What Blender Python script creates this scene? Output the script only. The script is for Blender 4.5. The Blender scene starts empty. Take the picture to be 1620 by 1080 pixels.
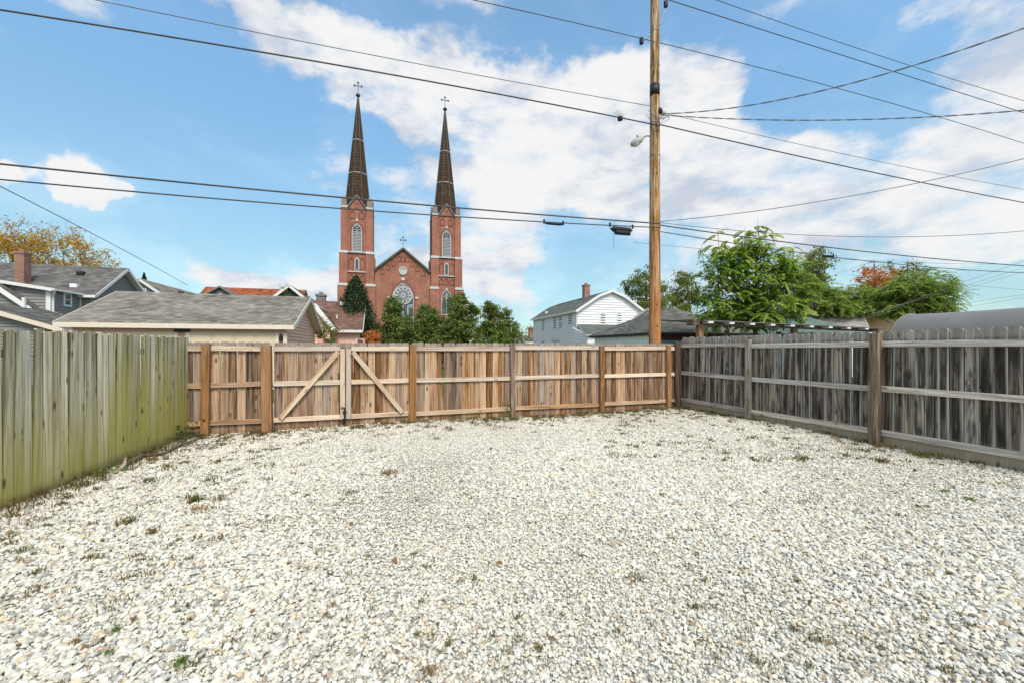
import bpy, bmesh, math, random
import numpy as np
from mathutils import Vector, Matrix
R = math.radians
random.seed(7)
rng = np.random.default_rng(7)
S = bpy.context.scene
COL = S.collection

# ------------------------------------------------------------------ camera
F, CX, HY, CZ = 650.0, 810.0, 550.0, 1.55          # survey of the photograph: focal length, centre, horizon (px), eye height (m)
cam = bpy.data.objects.new('camera', bpy.data.cameras.new('camera'))
COL.objects.link(cam)
cam.location = (0, 0, CZ); cam.rotation_euler = (R(90), 0, 0)
cam.data.sensor_width = 36.0; cam.data.lens = F / 1620 * 36.0
cam.data.shift_y = 10 / 1620; cam.data.clip_end = 3000; cam.data.clip_start = 0.05
S.camera = cam

# ------------------------------------------------------------------ world, sun, exposure
SUN_EL, SUN_AZ = 53.0, 157.0                         # azimuth clockwise from +Y (the view direction)
CLOUDS = [  # pixel centre, pixel radii, strength
    (560, 150, 85, 70, .6), (690, 150, 170, 80, .95), (850, 150, 230, 85, .95), (1010, 170, 170, 100, .95), (960, 270, 270, 110, .95),
    (1120, 150, 60, 60, .4), (760, 290, 160, 70, .7), (560, 280, 90, 50, .4),
    (1200, 290, 210, 110, .75), (1450, 270, 230, 90, .8), (1560, 215, 130, 55, .7), (1350, 350, 330, 90, .75), (1560, 370, 170, 80, .75),
    (135, 270, 100, 48, 1.7), (150, 300, 95, 38, 1.5), (0, 272, 45, 28, 1.3), (440, 440, 150, 50, .9), (790, 430, 95, 75, 1.1), (640, 420, 150, 60, .7),
    (590, 80, 170, 42, .85), (480, 85, 70, 30, .6), (400, 5, 170, 38, 1.0), (730, 14, 110, 42, 1.1), (450, 95, 90, 40, .5), (120, 10, 70, 40, .75), (1560, 70, 140, 110, .85), (1440, 20, 60, 30, .5),
    (1200, 60, 110, 40, .3), (1090, 450, 120, 45, .6), (960, 430, 60, 25, .35), (950, 10, 110, 28, .6), (1180, 30, 120, 35, .35),
    (250, 170, 260, 120, -.95), (350, 350, 230, 70, -.9), (480, 150, 60, 70, -.5), (1290, 130, 170, 70, -.8), (910, 410, 90, 70, -.75), (1570, 460, 110, 45, -.7), (60, 150, 200, 180, -.6), (80, 400, 150, 60, -.5),
    (600, 35, 230, 60, -.75), (900, 40, 280, 55, -1.0), (590, 222, 70, 36, -.75), (720, 238, 60, 26, -.6), (1100, 85, 100, 60, -.5), (520, 120, 40, 40, -.3)]
EXPOSURE, SKY_STR, SUN_STR = 0.52, 0.10, 2.6
S.view_settings.view_transform = 'Standard'; S.view_settings.look = 'None'
S.view_settings.exposure = EXPOSURE; S.view_settings.gamma = 1; S.view_settings.use_curve_mapping = False

class NT:
    def __init__(s, tree):
        s.t = tree; s.t.nodes.clear()
    def n(s, typ, ins=None, **props):
        nd = s.t.nodes.new(typ)
        for k, v in props.items(): setattr(nd, k, v)
        for k, v in (ins or {}).items():
            sk = nd.inputs[k]
            if isinstance(v, bpy.types.NodeSocket): s.t.links.new(v, sk)
            else:
                if sk.type == 'RGBA' and len(v) == 3: v = (*v, 1)
                sk.default_value = v
        return nd
    def math(s, op, a, b=None, c=None, clamp=False):
        i = {0: a}
        if b is not None: i[1] = b
        if c is not None: i[2] = c
        return s.n('ShaderNodeMath', i, operation=op, use_clamp=clamp).outputs[0]
    def vm(s, op, a, b=None, out=0):
        i = {0: a}
        if b is not None: i[1] = b
        return s.n('ShaderNodeVectorMath', i, operation=op).outputs[out]
    def ramp(s, fac, stops, interp='LINEAR'):
        nd = s.n('ShaderNodeValToRGB', {'Fac': fac})
        cr = nd.color_ramp; cr.interpolation = interp
        while len(cr.elements) < len(stops): cr.elements.new(0.5)
        for e, (p, c) in zip(cr.elements, stops):
            e.position = p
            e.color = (c, c, c, 1) if isinstance(c, (int, float)) else (*c, 1)
        return nd.outputs[0]
    def mix(s, fac, a, b, mode='MIX'):
        nd = s.n('ShaderNodeMix', {0: fac, 6: a, 7: b}, data_type='RGBA', blend_type=mode)
        return nd.outputs[2]
    def noise(s, vec, scale, detail=4, rough=.55, dist=0.0):
        return s.n('ShaderNodeTexNoise', {'Vector': vec, 'Scale': scale, 'Detail': detail, 'Roughness': rough, 'Distortion': dist}).outputs[0]
    def mr(s, v, a, b, c=0.0, d=1.0, smooth=True):
        return s.n('ShaderNodeMapRange', {'Value': v, 'From Min': a, 'From Max': b, 'To Min': c, 'To Max': d}, interpolation_type='SMOOTHSTEP' if smooth else 'LINEAR').outputs[0]

W = bpy.data.worlds.new('World'); S.world = W; W.use_nodes = True
w = NT(W.node_tree)
sky = w.n('ShaderNodeTexSky', sky_type='NISHITA', sun_disc=False, sun_elevation=R(SUN_EL), sun_rotation=R(SUN_AZ), air_density=1.0, dust_density=0.6, ozone_density=1.6)
dirv = w.n('ShaderNodeTexCoord').outputs['Generated']
sep = w.n('ShaderNodeSeparateXYZ', {0: dirv})
az = w.math('ARCTAN2', sep.outputs[0], sep.outputs[1]); el = w.math('ARCSINE', sep.outputs[2])
azel = w.n('ShaderNodeCombineXYZ', {0: az, 1: el, 2: 0.0}).outputs[0]
# warp so that the edges of the clouds billow
wn = w.n('ShaderNodeTexNoise', {'Vector': dirv, 'Scale': 7.0, 'Detail': 5, 'Roughness': .6}).outputs[1]
wv = w.vm('MULTIPLY', w.vm('SUBTRACT', wn, (.5, .5, .5)), (.22, .16, 0))
azw = w.vm('ADD', azel, wv)
acc = None
for (px, py, rx, ry, st) in CLOUDS:
    a, b = (px - CX) / F, (HY - py) / F
    A0 = math.atan(a); E0 = math.atan(b / math.hypot(1, a))
    rA = rx / F / (1 + a * a); rE = ry / F / math.hypot(1, a)
    d = w.vm('MULTIPLY', w.vm('SUBTRACT', azw, (A0, E0, 0)), (1 / (rA * 1.25), 1 / (rE * 1.25), 0))
    m = w.mr(w.vm('LENGTH', d, out=1), 0.25, 1.0, st, 0.0)
    acc = m if acc is None else w.math('ADD', acc, m)
acc = w.math('MINIMUM', acc, 1.0)
flat = w.vm('MULTIPLY', dirv, (1, 1, 2.2))
big = w.noise(flat, 2.2, 6, .6)
fine = w.noise(flat, 9.0, 8, .62)
dens = w.math('ADD', acc, w.math('MULTIPLY_ADD', fine, 2.3, -1.15))
dens = w.math('ADD', dens, w.math('MULTIPLY_ADD', big, 1.1, -.30))
# the soft shadowless light of the photograph means more cloud overhead and behind
cover = w.math('MAXIMUM', w.mr(el, .72, 1.15), w.mr(sep.outputs[1], .25, -.35))
dens = w.math('MULTIPLY_ADD', cover, .62, dens)
mask = w.mr(dens, .12, 1.32)
# thin veil everywhere, whiter to the horizon
hz = w.mr(el, 0.0, 0.5, .38, .13)
mask2 = w.math('MAXIMUM', mask, hz)
mask2 = w.math('MULTIPLY', mask2, w.mr(el, -0.02, 0.02, .55, 1.0))
shade = w.noise(w.vm('ADD', flat, (0, 0, .07)), 5.0, 6, .6)
cloudc = w.ramp(w.mr(w.math('ADD', shade, w.math('MULTIPLY', w.math('SUBTRACT', dens, .8), .10)), .38, .60), [(0, (4.25, 4.6, 5.25)), (.5, (5.5, 5.7, 6.0)), (1, (6.4, 6.4, 6.4))])
skyc = w.mix(1.0, w.mix(1.0, sky.outputs[0], (1.25, 1.85, 1.85, 1), 'MULTIPLY'), w.ramp(w.mr(el, 0, .55, smooth=False), [(0, (.50, .505, .51)), (.35, (.72, .68, .63)), (1, (1, 1, 1))]), 'MULTIPLY')
final = w.mix(mask2, skyc, cloudc)
bg = w.n('ShaderNodeBackground', {'Color': final, 'Strength': SKY_STR})
w.t.links.new(bg.outputs[0], w.n('ShaderNodeOutputWorld').inputs['Surface'])

sun = bpy.data.objects.new('sun', bpy.data.lights.new('sun', 'SUN')); COL.objects.link(sun)
sun.data.energy = SUN_STR; sun.data.angle = R(22); sun.data.color = (1, .91, .79)
sd = Vector((math.sin(R(SUN_AZ)) * math.cos(R(SUN_EL)), math.cos(R(SUN_AZ)) * math.cos(R(SUN_EL)), math.sin(R(SUN_EL))))
sun.rotation_euler = (-sd).to_track_quat('-Z', 'Y').to_euler()

# ------------------------------------------------------------------ materials
def new_mat(name):
    m = bpy.data.materials.new(name); m.use_nodes = True
    return m, NT(m.node_tree)
def finish(t, color, rough=.85, bump=None, bstr=.3, bdist=.01, spec=.25, metallic=0.0, transl=None):
    ins = {'Base Color': color, 'Roughness': rough, 'Specular IOR Level': spec, 'Metallic': metallic}
    if bump is not None:
        ins['Normal'] = t.n('ShaderNodeBump', {'Height': bump, 'Strength': bstr, 'Distance': bdist}).outputs[0]
    p = t.n('ShaderNodeBsdfPrincipled', ins); o = p.outputs[0]
    if transl:
        tr = t.n('ShaderNodeBsdfTranslucent', {'Color': color})
        o = t.n('ShaderNodeMixShader', {0: transl, 1: o, 2: tr.outputs[0]}).outputs[0]
    t.t.links.new(o, t.n('ShaderNodeOutputMaterial').inputs['Surface'])
def plain(name, c, rough=.7, var=.12, scale=6.0, spec=.25, metallic=0.0, bump=.15):
    m, t = new_mat(name)
    oc = t.n('ShaderNodeTexCoord').outputs['Object']
    rnd = t.n('ShaderNodeObjectInfo').outputs['Random']
    nz = t.noise(oc, scale, 6, .65)
    f = t.mr(nz, .25, .75, 1 - var, 1 + var)
    f = t.math('MULTIPLY', f, t.mr(rnd, 0, 1, .95, 1.05, False))
    col = t.mix(1.0, (*c, 1), t.n('ShaderNodeCombineXYZ', {0: f, 1: f, 2: f}).outputs[0], 'MULTIPLY')
    finish(t, col, rough, nz, bump, .01, spec, metallic)
    return m
def wood(name, stops, axis='Z', edge=None, zfade=None, knots=.6, vary=.25, rough=.9, along=1.6, streak=26.0, cracks=.5, rim=None, blotch=None, rim_at=.0652):
    """weathered board: long grain along its own axis, knots, a tint per board"""
    m, t = new_mat(name)
    oc = t.n('ShaderNodeTexCoord').outputs['Object']
    rnd = t.n('ShaderNodeObjectInfo').outputs['Random']
    off = t.vm('MULTIPLY', t.n('ShaderNodeCombineXYZ', {0: rnd, 1: rnd, 2: rnd}).outputs[0], (37.0, 91.0, 173.0))
    sc = (along, streak, streak) if axis == 'X' else (streak, streak, along)
    if axis == 'D': sc = (streak * .4,) * 3
    p = t.vm('ADD', t.vm('MULTIPLY', oc, sc), off)
    g1 = t.noise(p, 1.0, 6, .62, .5)
    g2 = t.noise(t.vm('MULTIPLY', p, (.33, .33, .45)), 1.0, 3, .5, .3)
    r2 = t.math('FRACT', t.math('MULTIPLY', rnd, 57.31))
    r3 = t.math('FRACT', t.math('MULTIPLY', rnd, 193.7))
    g3 = t.noise(t.vm('MULTIPLY', p, (3.2, 3.2, 1.3) if axis != 'X' else (1.3, 3.2, 3.2)), 1.0, 5, .75, .3)
    fac = t.math('ADD', t.math('ADD', t.math('MULTIPLY', g1, .42), t.math('MULTIPLY', g2, .25)), t.math('MULTIPLY', g3, .33))
    fac = t.math('ADD', t.mr(fac, .39, .61, 0, 1, False), t.math('MULTIPLY_ADD', r2, vary * 2, -vary))
    col = t.ramp(fac, stops)
    hsv = t.n('ShaderNodeHueSaturation', {'Saturation': t.mr(r3, 0, 1, .75, 1.2, False), 'Value': t.mr(r3, 0, 1, .74, 1.16, False), 'Color': col})
    col = hsv.outputs[0]
    sp = t.n('ShaderNodeSeparateXYZ', {0: oc})
    if blotch:    # black mildew in drifts along the board
        bn = t.noise(t.vm('ADD', t.vm('MULTIPLY', oc, (6.5, 6.5, 1.7)), off), 1.0, 5, .62, .6)
        col = t.mix(t.math('MULTIPLY', t.mr(bn, .44, .60), .8), col, (*blotch, 1))
    if edge:      # pale bleached edges on either side of a dark heart
        ec, w0, w1 = edge
        ax = t.math('ABSOLUTE', sp.outputs[0])
        en = t.math('ADD', ax, t.math('MULTIPLY_ADD', g2, .13, -.065))
        col = t.mix(t.mr(en, w0, w1), col, (*ec, 1))
    if rim:       # grimy sawn edges that also paint in the shade of the gaps between boards
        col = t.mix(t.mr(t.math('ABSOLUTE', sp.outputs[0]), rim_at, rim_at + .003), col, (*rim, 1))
    if zfade:     # (colour, z where it starts, z where it is full, strength) : weathering that follows the height of the board
        for (zc, z0, z1, st) in zfade:
            zz = t.math('ADD', sp.outputs[2], t.math('MULTIPLY_ADD', g2, .9, -.45) if abs(z1 - z0) > .2 else 0.0)
            zz = t.math('ADD', zz, t.math('MULTIPLY_ADD', r3, .3, -.15) if abs(z1 - z0) > .2 else 0.0)
            col = t.mix(t.math('MULTIPLY', t.mr(zz, z0, z1), t.mr(g1, .2, .75, st * .55, st, False)), col, (*zc, 1))
    if knots:
        ksc = (4.2, 10, 10) if axis == 'X' else (10, 10, 4.2)
        vor = t.n('ShaderNodeTexVoronoi', {'Vector': t.vm('ADD', t.vm('MULTIPLY', oc, ksc), off), 'Scale': 1.0})
        k = t.mr(vor.outputs['Distance'], .12, .30, 1, 0)
        sel = t.mr(t.n('ShaderNodeSeparateColor', {0: vor.outputs['Color']}).outputs[0], .66, .68)
        col = t.mix(t.math('MULTIPLY', t.math('MULTIPLY', k, sel), knots), col, (.09, .05, .025, 1))
    ck = t.mr(t.noise(t.vm('MULTIPLY', p, (2.4, 2.4, .45) if axis != 'X' else (.45, 2.4, 2.4)), 1.0, 3, .6), .62, .68)
    col = t.mix(t.math('MULTIPLY', ck, cracks), col, (.06, .05, .04, 1))
    finish(t, col, rough, g1, .5, .004, .15)
    return m
def foliage(name, stops, transl=.42):
    m, t = new_mat(name)
    rp = t.n('ShaderNodeNewGeometry').outputs['Random Per Island']
    oc = t.n('ShaderNodeTexCoord').outputs['Object']
    cl = t.noise(oc, .9, 3, .6)
    f = t.math('ADD', t.math('MULTIPLY', rp, .6), t.mr(cl, .3, .7, 0, .4, False))
    finish(t, t.ramp(f, stops), .55, spec=.3, transl=transl)
    return m
def shingle(name, stops, patch=None):
    m, t = new_mat(name)
    rp = t.n('ShaderNodeNewGeometry').outputs['Random Per Island']
    oc = t.n('ShaderNodeTexCoord').outputs['Object']
    gr = t.noise(oc, 60, 3, .7)
    big = t.noise(oc, .8, 5, .6)
    f = t.math('ADD', t.math('ADD', t.math('MULTIPLY', rp, .45), t.math('MULTIPLY', gr, .25)), t.mr(big, .3, .7, 0, .35, False))
    finish(t, t.ramp(f, stops), .95, gr, .4, .004, .1)
    return m
def brick_mat(name, c1, c2, mortar, course=.075, patchy=.35):
    m, t = new_mat(name)
    oc = t.n('ShaderNodeTexCoord').outputs['Object']
    s = t.n('ShaderNodeSeparateXYZ', {0: oc})
    uv = t.n('ShaderNodeCombineXYZ', {0: t.math('ADD', s.outputs[0], s.outputs[1]), 1: s.outputs[2], 2: 0.0}).outputs[0]
    b = t.n('ShaderNodeTexBrick', {'Vector': uv, 'Color1': c1, 'Color2': c2, 'Mortar': mortar, 'Scale': 1.0, 'Mortar Size': .006, 'Brick Width': course * 2.9, 'Row Height': course})
    big = t.noise(oc, .5, 6, .65); st = t.noise(t.vm('MULTIPLY', oc, (1.2, 1.2, .12)), 1.0, 4, .6)
    f = t.mr(t.math('ADD', t.math('MULTIPLY', big, .6), t.math('MULTIPLY', st, .4)), .35, .65, 1 - patchy, 1 + patchy * .6)
    col = t.mix(1.0, b.outputs[0], t.n('ShaderNodeCombineXYZ', {0: f, 1: f, 2: f}).outputs[0], 'MULTIPLY')
    finish(t, col, .9, b.outputs[1], -.2, .004, .15)
    return m

M = {}
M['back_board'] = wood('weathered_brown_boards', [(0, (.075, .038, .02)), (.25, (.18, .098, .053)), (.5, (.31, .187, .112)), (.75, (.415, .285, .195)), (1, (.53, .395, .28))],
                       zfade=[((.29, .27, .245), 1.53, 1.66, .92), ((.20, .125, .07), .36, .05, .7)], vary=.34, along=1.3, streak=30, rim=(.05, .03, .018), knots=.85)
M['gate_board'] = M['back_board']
M['new_rail'] = wood('pale_new_timber', [(0, (.44, .30, .2)), (.4, (.62, .48, .365)), (.75, (.72, .60, .48)), (1, (.78, .67, .56))], axis='X', vary=.15, knots=.5, cracks=.35)
M['old_rail'] = wood('tan_rail_timber', [(0, (.27, .155, .085)), (.4, (.45, .30, .19)), (.75, (.57, .43, .31)), (1, (.64, .52, .41))], axis='X', vary=.22, knots=.5, cracks=.4)
M['new_stile'] = wood('pale_new_upright', [(0, (.42, .30, .2)), (.4, (.58, .46, .35)), (.75, (.68, .57, .46)), (1, (.72, .62, .52))], vary=.12, knots=.45, cracks=.2)
M['new_brace'] = wood('pale_new_brace', [(0, (.36, .22, .12)), (.4, (.54, .40, .28)), (.75, (.66, .53, .41)), (1, (.70, .58, .46))], axis='X', vary=.15, knots=.45, cracks=.2)
M['tan_post'] = wood('orange_brown_post', [(0, (.13, .055, .018)), (.4, (.27, .13, .048)), (.75, (.37, .195, .08)), (1, (.46, .28, .14))], vary=.2, knots=.5, zfade=[((.25, .2, .15), 1.5, 1.66, .4)])
M['grey_post'] = wood('weathered_grey_post', [(0, (.12, .085, .06)), (.4, (.24, .18, .135)), (.75, (.33, .27, .22)), (1, (.44, .38, .33))], vary=.2, knots=.5)
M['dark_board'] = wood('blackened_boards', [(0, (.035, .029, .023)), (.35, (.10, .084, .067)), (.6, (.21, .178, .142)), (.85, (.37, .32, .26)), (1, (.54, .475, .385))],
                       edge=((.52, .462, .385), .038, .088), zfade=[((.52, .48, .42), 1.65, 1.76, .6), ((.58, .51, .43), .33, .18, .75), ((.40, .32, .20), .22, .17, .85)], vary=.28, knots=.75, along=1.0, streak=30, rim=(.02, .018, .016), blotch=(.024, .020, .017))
M['dark_rail'] = wood('silvered_rail', [(0, (.15, .125, .10)), (.3, (.42, .37, .31)), (.65, (.64, .58, .50)), (1, (.80, .745, .66))], axis='X', vary=.2, streak=34, cracks=.85)
M['brown_post'] = wood('brown_weathered_post', [(0, (.04, .026, .018)), (.35, (.115, .078, .052)), (.7, (.21, .155, .11)), (1, (.40, .33, .26))], vary=.15, streak=34, cracks=.8)
M['silver_post'] = wood('silver_weathered_post', [(0, (.10, .08, .06)), (.4, (.27, .225, .175)), (.75, (.42, .37, .31)), (1, (.56, .51, .44))], vary=.15, streak=34, cracks=.8)
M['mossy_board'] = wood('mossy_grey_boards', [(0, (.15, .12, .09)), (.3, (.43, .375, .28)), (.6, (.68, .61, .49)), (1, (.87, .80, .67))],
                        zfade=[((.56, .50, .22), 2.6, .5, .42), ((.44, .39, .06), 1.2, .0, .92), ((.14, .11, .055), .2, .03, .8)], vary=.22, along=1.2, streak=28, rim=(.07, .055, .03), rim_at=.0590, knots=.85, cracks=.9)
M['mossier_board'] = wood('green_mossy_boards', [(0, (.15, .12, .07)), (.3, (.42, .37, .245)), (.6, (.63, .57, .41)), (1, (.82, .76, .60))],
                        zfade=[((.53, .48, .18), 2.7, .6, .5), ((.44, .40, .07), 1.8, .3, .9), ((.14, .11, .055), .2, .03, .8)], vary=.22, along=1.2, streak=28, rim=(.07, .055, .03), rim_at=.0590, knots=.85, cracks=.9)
M['pole_wood'] = wood('utility_pole_wood', [(0, (.04, .017, .008)), (.3, (.19, .095, .042)), (.55, (.42, .28, .165)), (.8, (.58, .455, .33)), (1, (.70, .61, .50))], vary=0, cracks=1.0, 
                      zfade=[((.44, .165, .045), 8.0, 1.2, .8)], knots=.95, along=1.6, streak=26)
M['white_paint'] = plain('white_paint', (.78, .78, .76), .6, .06, 8)
M['white_siding'] = plain('white_siding', (.86, .86, .85), .55, .06, 3)
M['grey_siding'] = plain('grey_siding', (.255, .245, .235), .6, .08, 3)
M['pink_siding'] = plain('pink_siding', (.86, .51, .40), .65, .1, 3)
M['cream_paint'] = plain('cream_paint', (.72, .60, .43), .6, .05, 3)
M['tan_header'] = plain('tan_header_paint', (.58, .34, .255), .7, .1, 4)
M['trim_cream'] = plain('cream_trim_paint', (.75, .66, .55), .6, .06, 6)
M['teal_paint'] = plain('teal_paint', (.12, .28, .30), .6, .08, 4)
M['dark_red_paint'] = plain('dark_red_paint', (.09, .022, .022), .6, .1, 4)
M['dark_wall'] = plain('dark_gable_paint', (.07, .065, .06), .7, .2, 4)
M['black'] = plain('black_plastic', (.022, .022, .024), .5, .15, 10)
M['cable'] = plain('cable_black', (.075, .072, .07), .55, .2, 4)
M['thin_cable'] = plain('cable_grey', (.17, .168, .165), .5, .2, 4)
M['metal'] = plain('galvanised_metal', (.20, .20, .205), .5, .15, 12, .5, .7)
M['lamp_grey'] = plain('lamp_housing_grey', (.42, .44, .42), .5, .12, 10)
M['lamp_glass'] = plain('lamp_lens', (.62, .64, .58), .25, .05, 10, .5)
M['glass'] = plain('window_glass', (.035, .04, .045), .08, .2, 2, .6)
M['glass_blue'] = plain('leaded_glass', (.07, .085, .105), .2, .3, 4, .5)
M['stone'] = plain('pale_limestone', (.52, .52, .51), .8, .12, 4)
M['tracery'] = plain('white_tracery', (.47, .48, .49), .7, .06, 4)
M['louvre_grey'] = plain('louvre_grey', (.33, .34, .35), .7, .1, 4)
M['coping'] = plain('dark_metal_coping', (.10, .11, .11), .5, .2, 2)
M['cross_metal'] = plain('dark_cross_metal', (.12, .12, .125), .5, .15, 4)
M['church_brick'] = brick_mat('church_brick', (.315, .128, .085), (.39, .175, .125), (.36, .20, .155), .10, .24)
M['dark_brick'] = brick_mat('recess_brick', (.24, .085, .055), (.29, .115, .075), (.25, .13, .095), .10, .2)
M['chimney_brick'] = brick_mat('chimney_brick', (.30, .12, .08), (.40, .2, .14), (.42, .38, .34), .075, .3)
M['bark'] = plain('bark', (.11, .085, .06), .95, .35, 14, .1, 0, .5)
M['twig'] = plain('twig_bark', (.15, .125, .10), .9, .3, 20)
M['root_wood'] = plain('bleached_root', (.42, .34, .25), .9, .25, 20)
M['terracotta'] = plain('terracotta', (.42, .13, .06), .8, .2, 20)
M['grey_tarp'] = plain('grey_tarp', (.185, .18, .175), .55, .1, .7, .3)
M['spire'] = shingle('spire_slates', [(0, (.042, .028, .019)), (.4, (.058, .039, .026)), (.75, (.078, .054, .037)), (1, (.105, .077, .054))])
M['pinnacle'] = plain('pinnacle_slate', (.22, .19, .19), .8, .2, 3)
M['grey_shingle'] = shingle('grey_shingles', [(0, (.075, .068, .058)), (.3, (.16, .148, .128)), (.65, (.265, .245, .212)), (1, (.39, .36, .31))])
M['slate_shingle'] = shingle('charcoal_shingles', [(0, (.055, .053, .05)), (.4, (.115, .11, .105)), (.75, (.175, .168, .16)), (1, (.25, .24, .225))])
M['green_grey_shingle'] = shingle('green_grey_shingles', [(0, (.06, .075, .068)), (.4, (.115, .135, .122)), (.75, (.165, .185, .168)), (1, (.21, .23, .215))])
M['worn_shingle'] = shingle('worn_grey_shingles', [(0, (.05, .05, .042)), (.4, (.115, .115, .10)), (.75, (.19, .19, .17)), (1, (.27, .265, .24))])
M['brown_shingle'] = shingle('brown_shingles', [(0, (.085, .05, .038)), (.4, (.15, .085, .065)), (.75, (.215, .13, .10)), (1, (.27, .175, .14))])
M['teal_shingle'] = shingle('teal_shingles', [(0, (.08, .125, .11)), (.5, (.14, .20, .175)), (1, (.2, .265, .235))])
M['pale_shingle'] = shingle('pale_pinkish_shingles', [(0, (.24, .195, .185)), (.5, (.36, .32, .31)), (1, (.46, .42, .41))])
M['tile'] = shingle('orange_roof_tiles', [(0, (.05, .03, .025)), (.3, (.14, .055, .035)), (.6, (.33, .10, .045)), (1, (.45, .16, .07))])
M['leaf_dark'] = foliage('dark_green_leaves', [(0, (.03, .054, .018)), (.4, (.075, .118, .03)), (.75, (.14, .19, .05)), (1, (.22, .26, .085))])
M['leaf_hedge'] = foliage('mid_green_leaves', [(0, (.055, .09, .022)), (.4, (.145, .205, .046)), (.75, (.25, .30, .075)), (1, (.38, .38, .12))])
M['leaf_olive'] = foliage('olive_green_leaves', [(0, (.08, .11, .025)), (.4, (.18, .22, .045)), (.75, (.29, .30, .07)), (1, (.38, .36, .11))])
M['leaf_yellowgreen'] = foliage('yellow_green_leaves', [(0, (.08, .10, .016)), (.5, (.19, .25, .05)), (1, (.34, .32, .06))])
M['leaf_frond'] = foliage('bright_green_leaflets', [(0, (.07, .15, .02)), (.35, (.20, .33, .045)), (.7, (.38, .49, .085)), (1, (.58, .62, .18))])
M['leaf_frond2'] = foliage('deep_green_leaflets', [(0, (.08, .145, .022)), (.4, (.22, .32, .055)), (.75, (.36, .46, .095)), (1, (.52, .56, .17))])
M['leaf_autumn'] = foliage('autumn_yellow_leaves', [(0, (.20, .17, .03)), (.3, (.45, .30, .04)), (.6, (.66, .42, .05)), (.8, (.62, .28, .04)), (1, (.36, .17, .04))])
M['leaf_red'] = foliage('orange_red_leaves', [(0, (.32, .075, .02)), (.5, (.62, .20, .045)), (1, (.72, .36, .09))])
M['leaf_brown'] = foliage('bronze_green_leaves', [(0, (.08, .085, .02)), (.5, (.20, .19, .04)), (1, (.34, .27, .07))])
M['leaf_conifer'] = foliage('conifer_sprays', [(0, (.010, .024, .009)), (.5, (.026, .052, .015)), (1, (.06, .095, .03))], .15)
M['leaf_bright'] = foliage('bright_weed_leaves', [(0, (.07, .13, .015)), (.5, (.15, .25, .03)), (1, (.27, .36, .06))])
M['grass_mix'] = foliage('weed_blades', [(0, (.05, .08, .015)), (.35, (.12, .14, .03)), (.6, (.22, .17, .065)), (.8, (.32, .20, .10)), (1, (.22, .11, .06))])
M['dry_blade'] = foliage('dry_blades', [(0, (.30, .19, .10)), (1, (.50, .36, .22))])
M['grass'] = plain('lawn_grass', (.07, .095, .03), .95, .4, 1.2)
M['alley'] = plain('alley_asphalt', (.16, .155, .15), .95, .25, 2)
M['litter'] = plain('leaf_litter', (.13, .085, .05), .95, .45, 40)
M['dead_leaf'] = foliage('dead_leaves', [(0, (.20, .10, .04)), (.6, (.36, .21, .09)), (1, (.55, .40, .10))])

def bed_mat():
    m, t = new_mat('gravel_bed')
    oc = t.n('ShaderNodeTexCoord').outputs['Object']
    a = t.noise(oc, 45, 5, .7); b = t.noise(oc, .9, 5, .6)
    c = t.ramp(a, [(.3, (.22, .21, .175)), (.5, (.38, .365, .32)), (.7, (.54, .52, .465))])
    c = t.mix(t.mr(b, .4, .7, 0, .5), c, (.22, .18, .13, 1))
    finish(t, c, .95, a, .6, .02, .1)
    return m
M['bed'] = bed_mat()
def stone_mat():
    m, t = new_mat('crushed_limestone')
    rnd = t.n('ShaderNodeObjectInfo').outputs['Random']
    oc = t.n('ShaderNodeTexCoord').outputs['Object']
    c = t.ramp(rnd, [(0, (.28, .27, .25)), (.06, (.44, .43, .405)), (.22, (.60, .595, .565)), (.5, (.68, .675, .645)), (.72, (.75, .745, .72)), (.84, (.70, .665, .575)), (.93, (.66, .60, .48)), (.98, (.60, .50, .37)), (.992, (.46, .36, .28)), (1, (.34, .30, .27))])
    nz = t.noise(oc, 1.6, 4, .6)
    f = t.mr(nz, .3, .7, .86, 1.08)
    c = t.mix(1.0, c, t.n('ShaderNodeCombineXYZ', {0: f, 1: t.math('MULTIPLY', f, .985), 2: t.math('MULTIPLY', f, .925)}).outputs[0], 'MULTIPLY')
    finish(t, c, .9, spec=.15)
    return m
M['stones'] = stone_mat()

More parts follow.
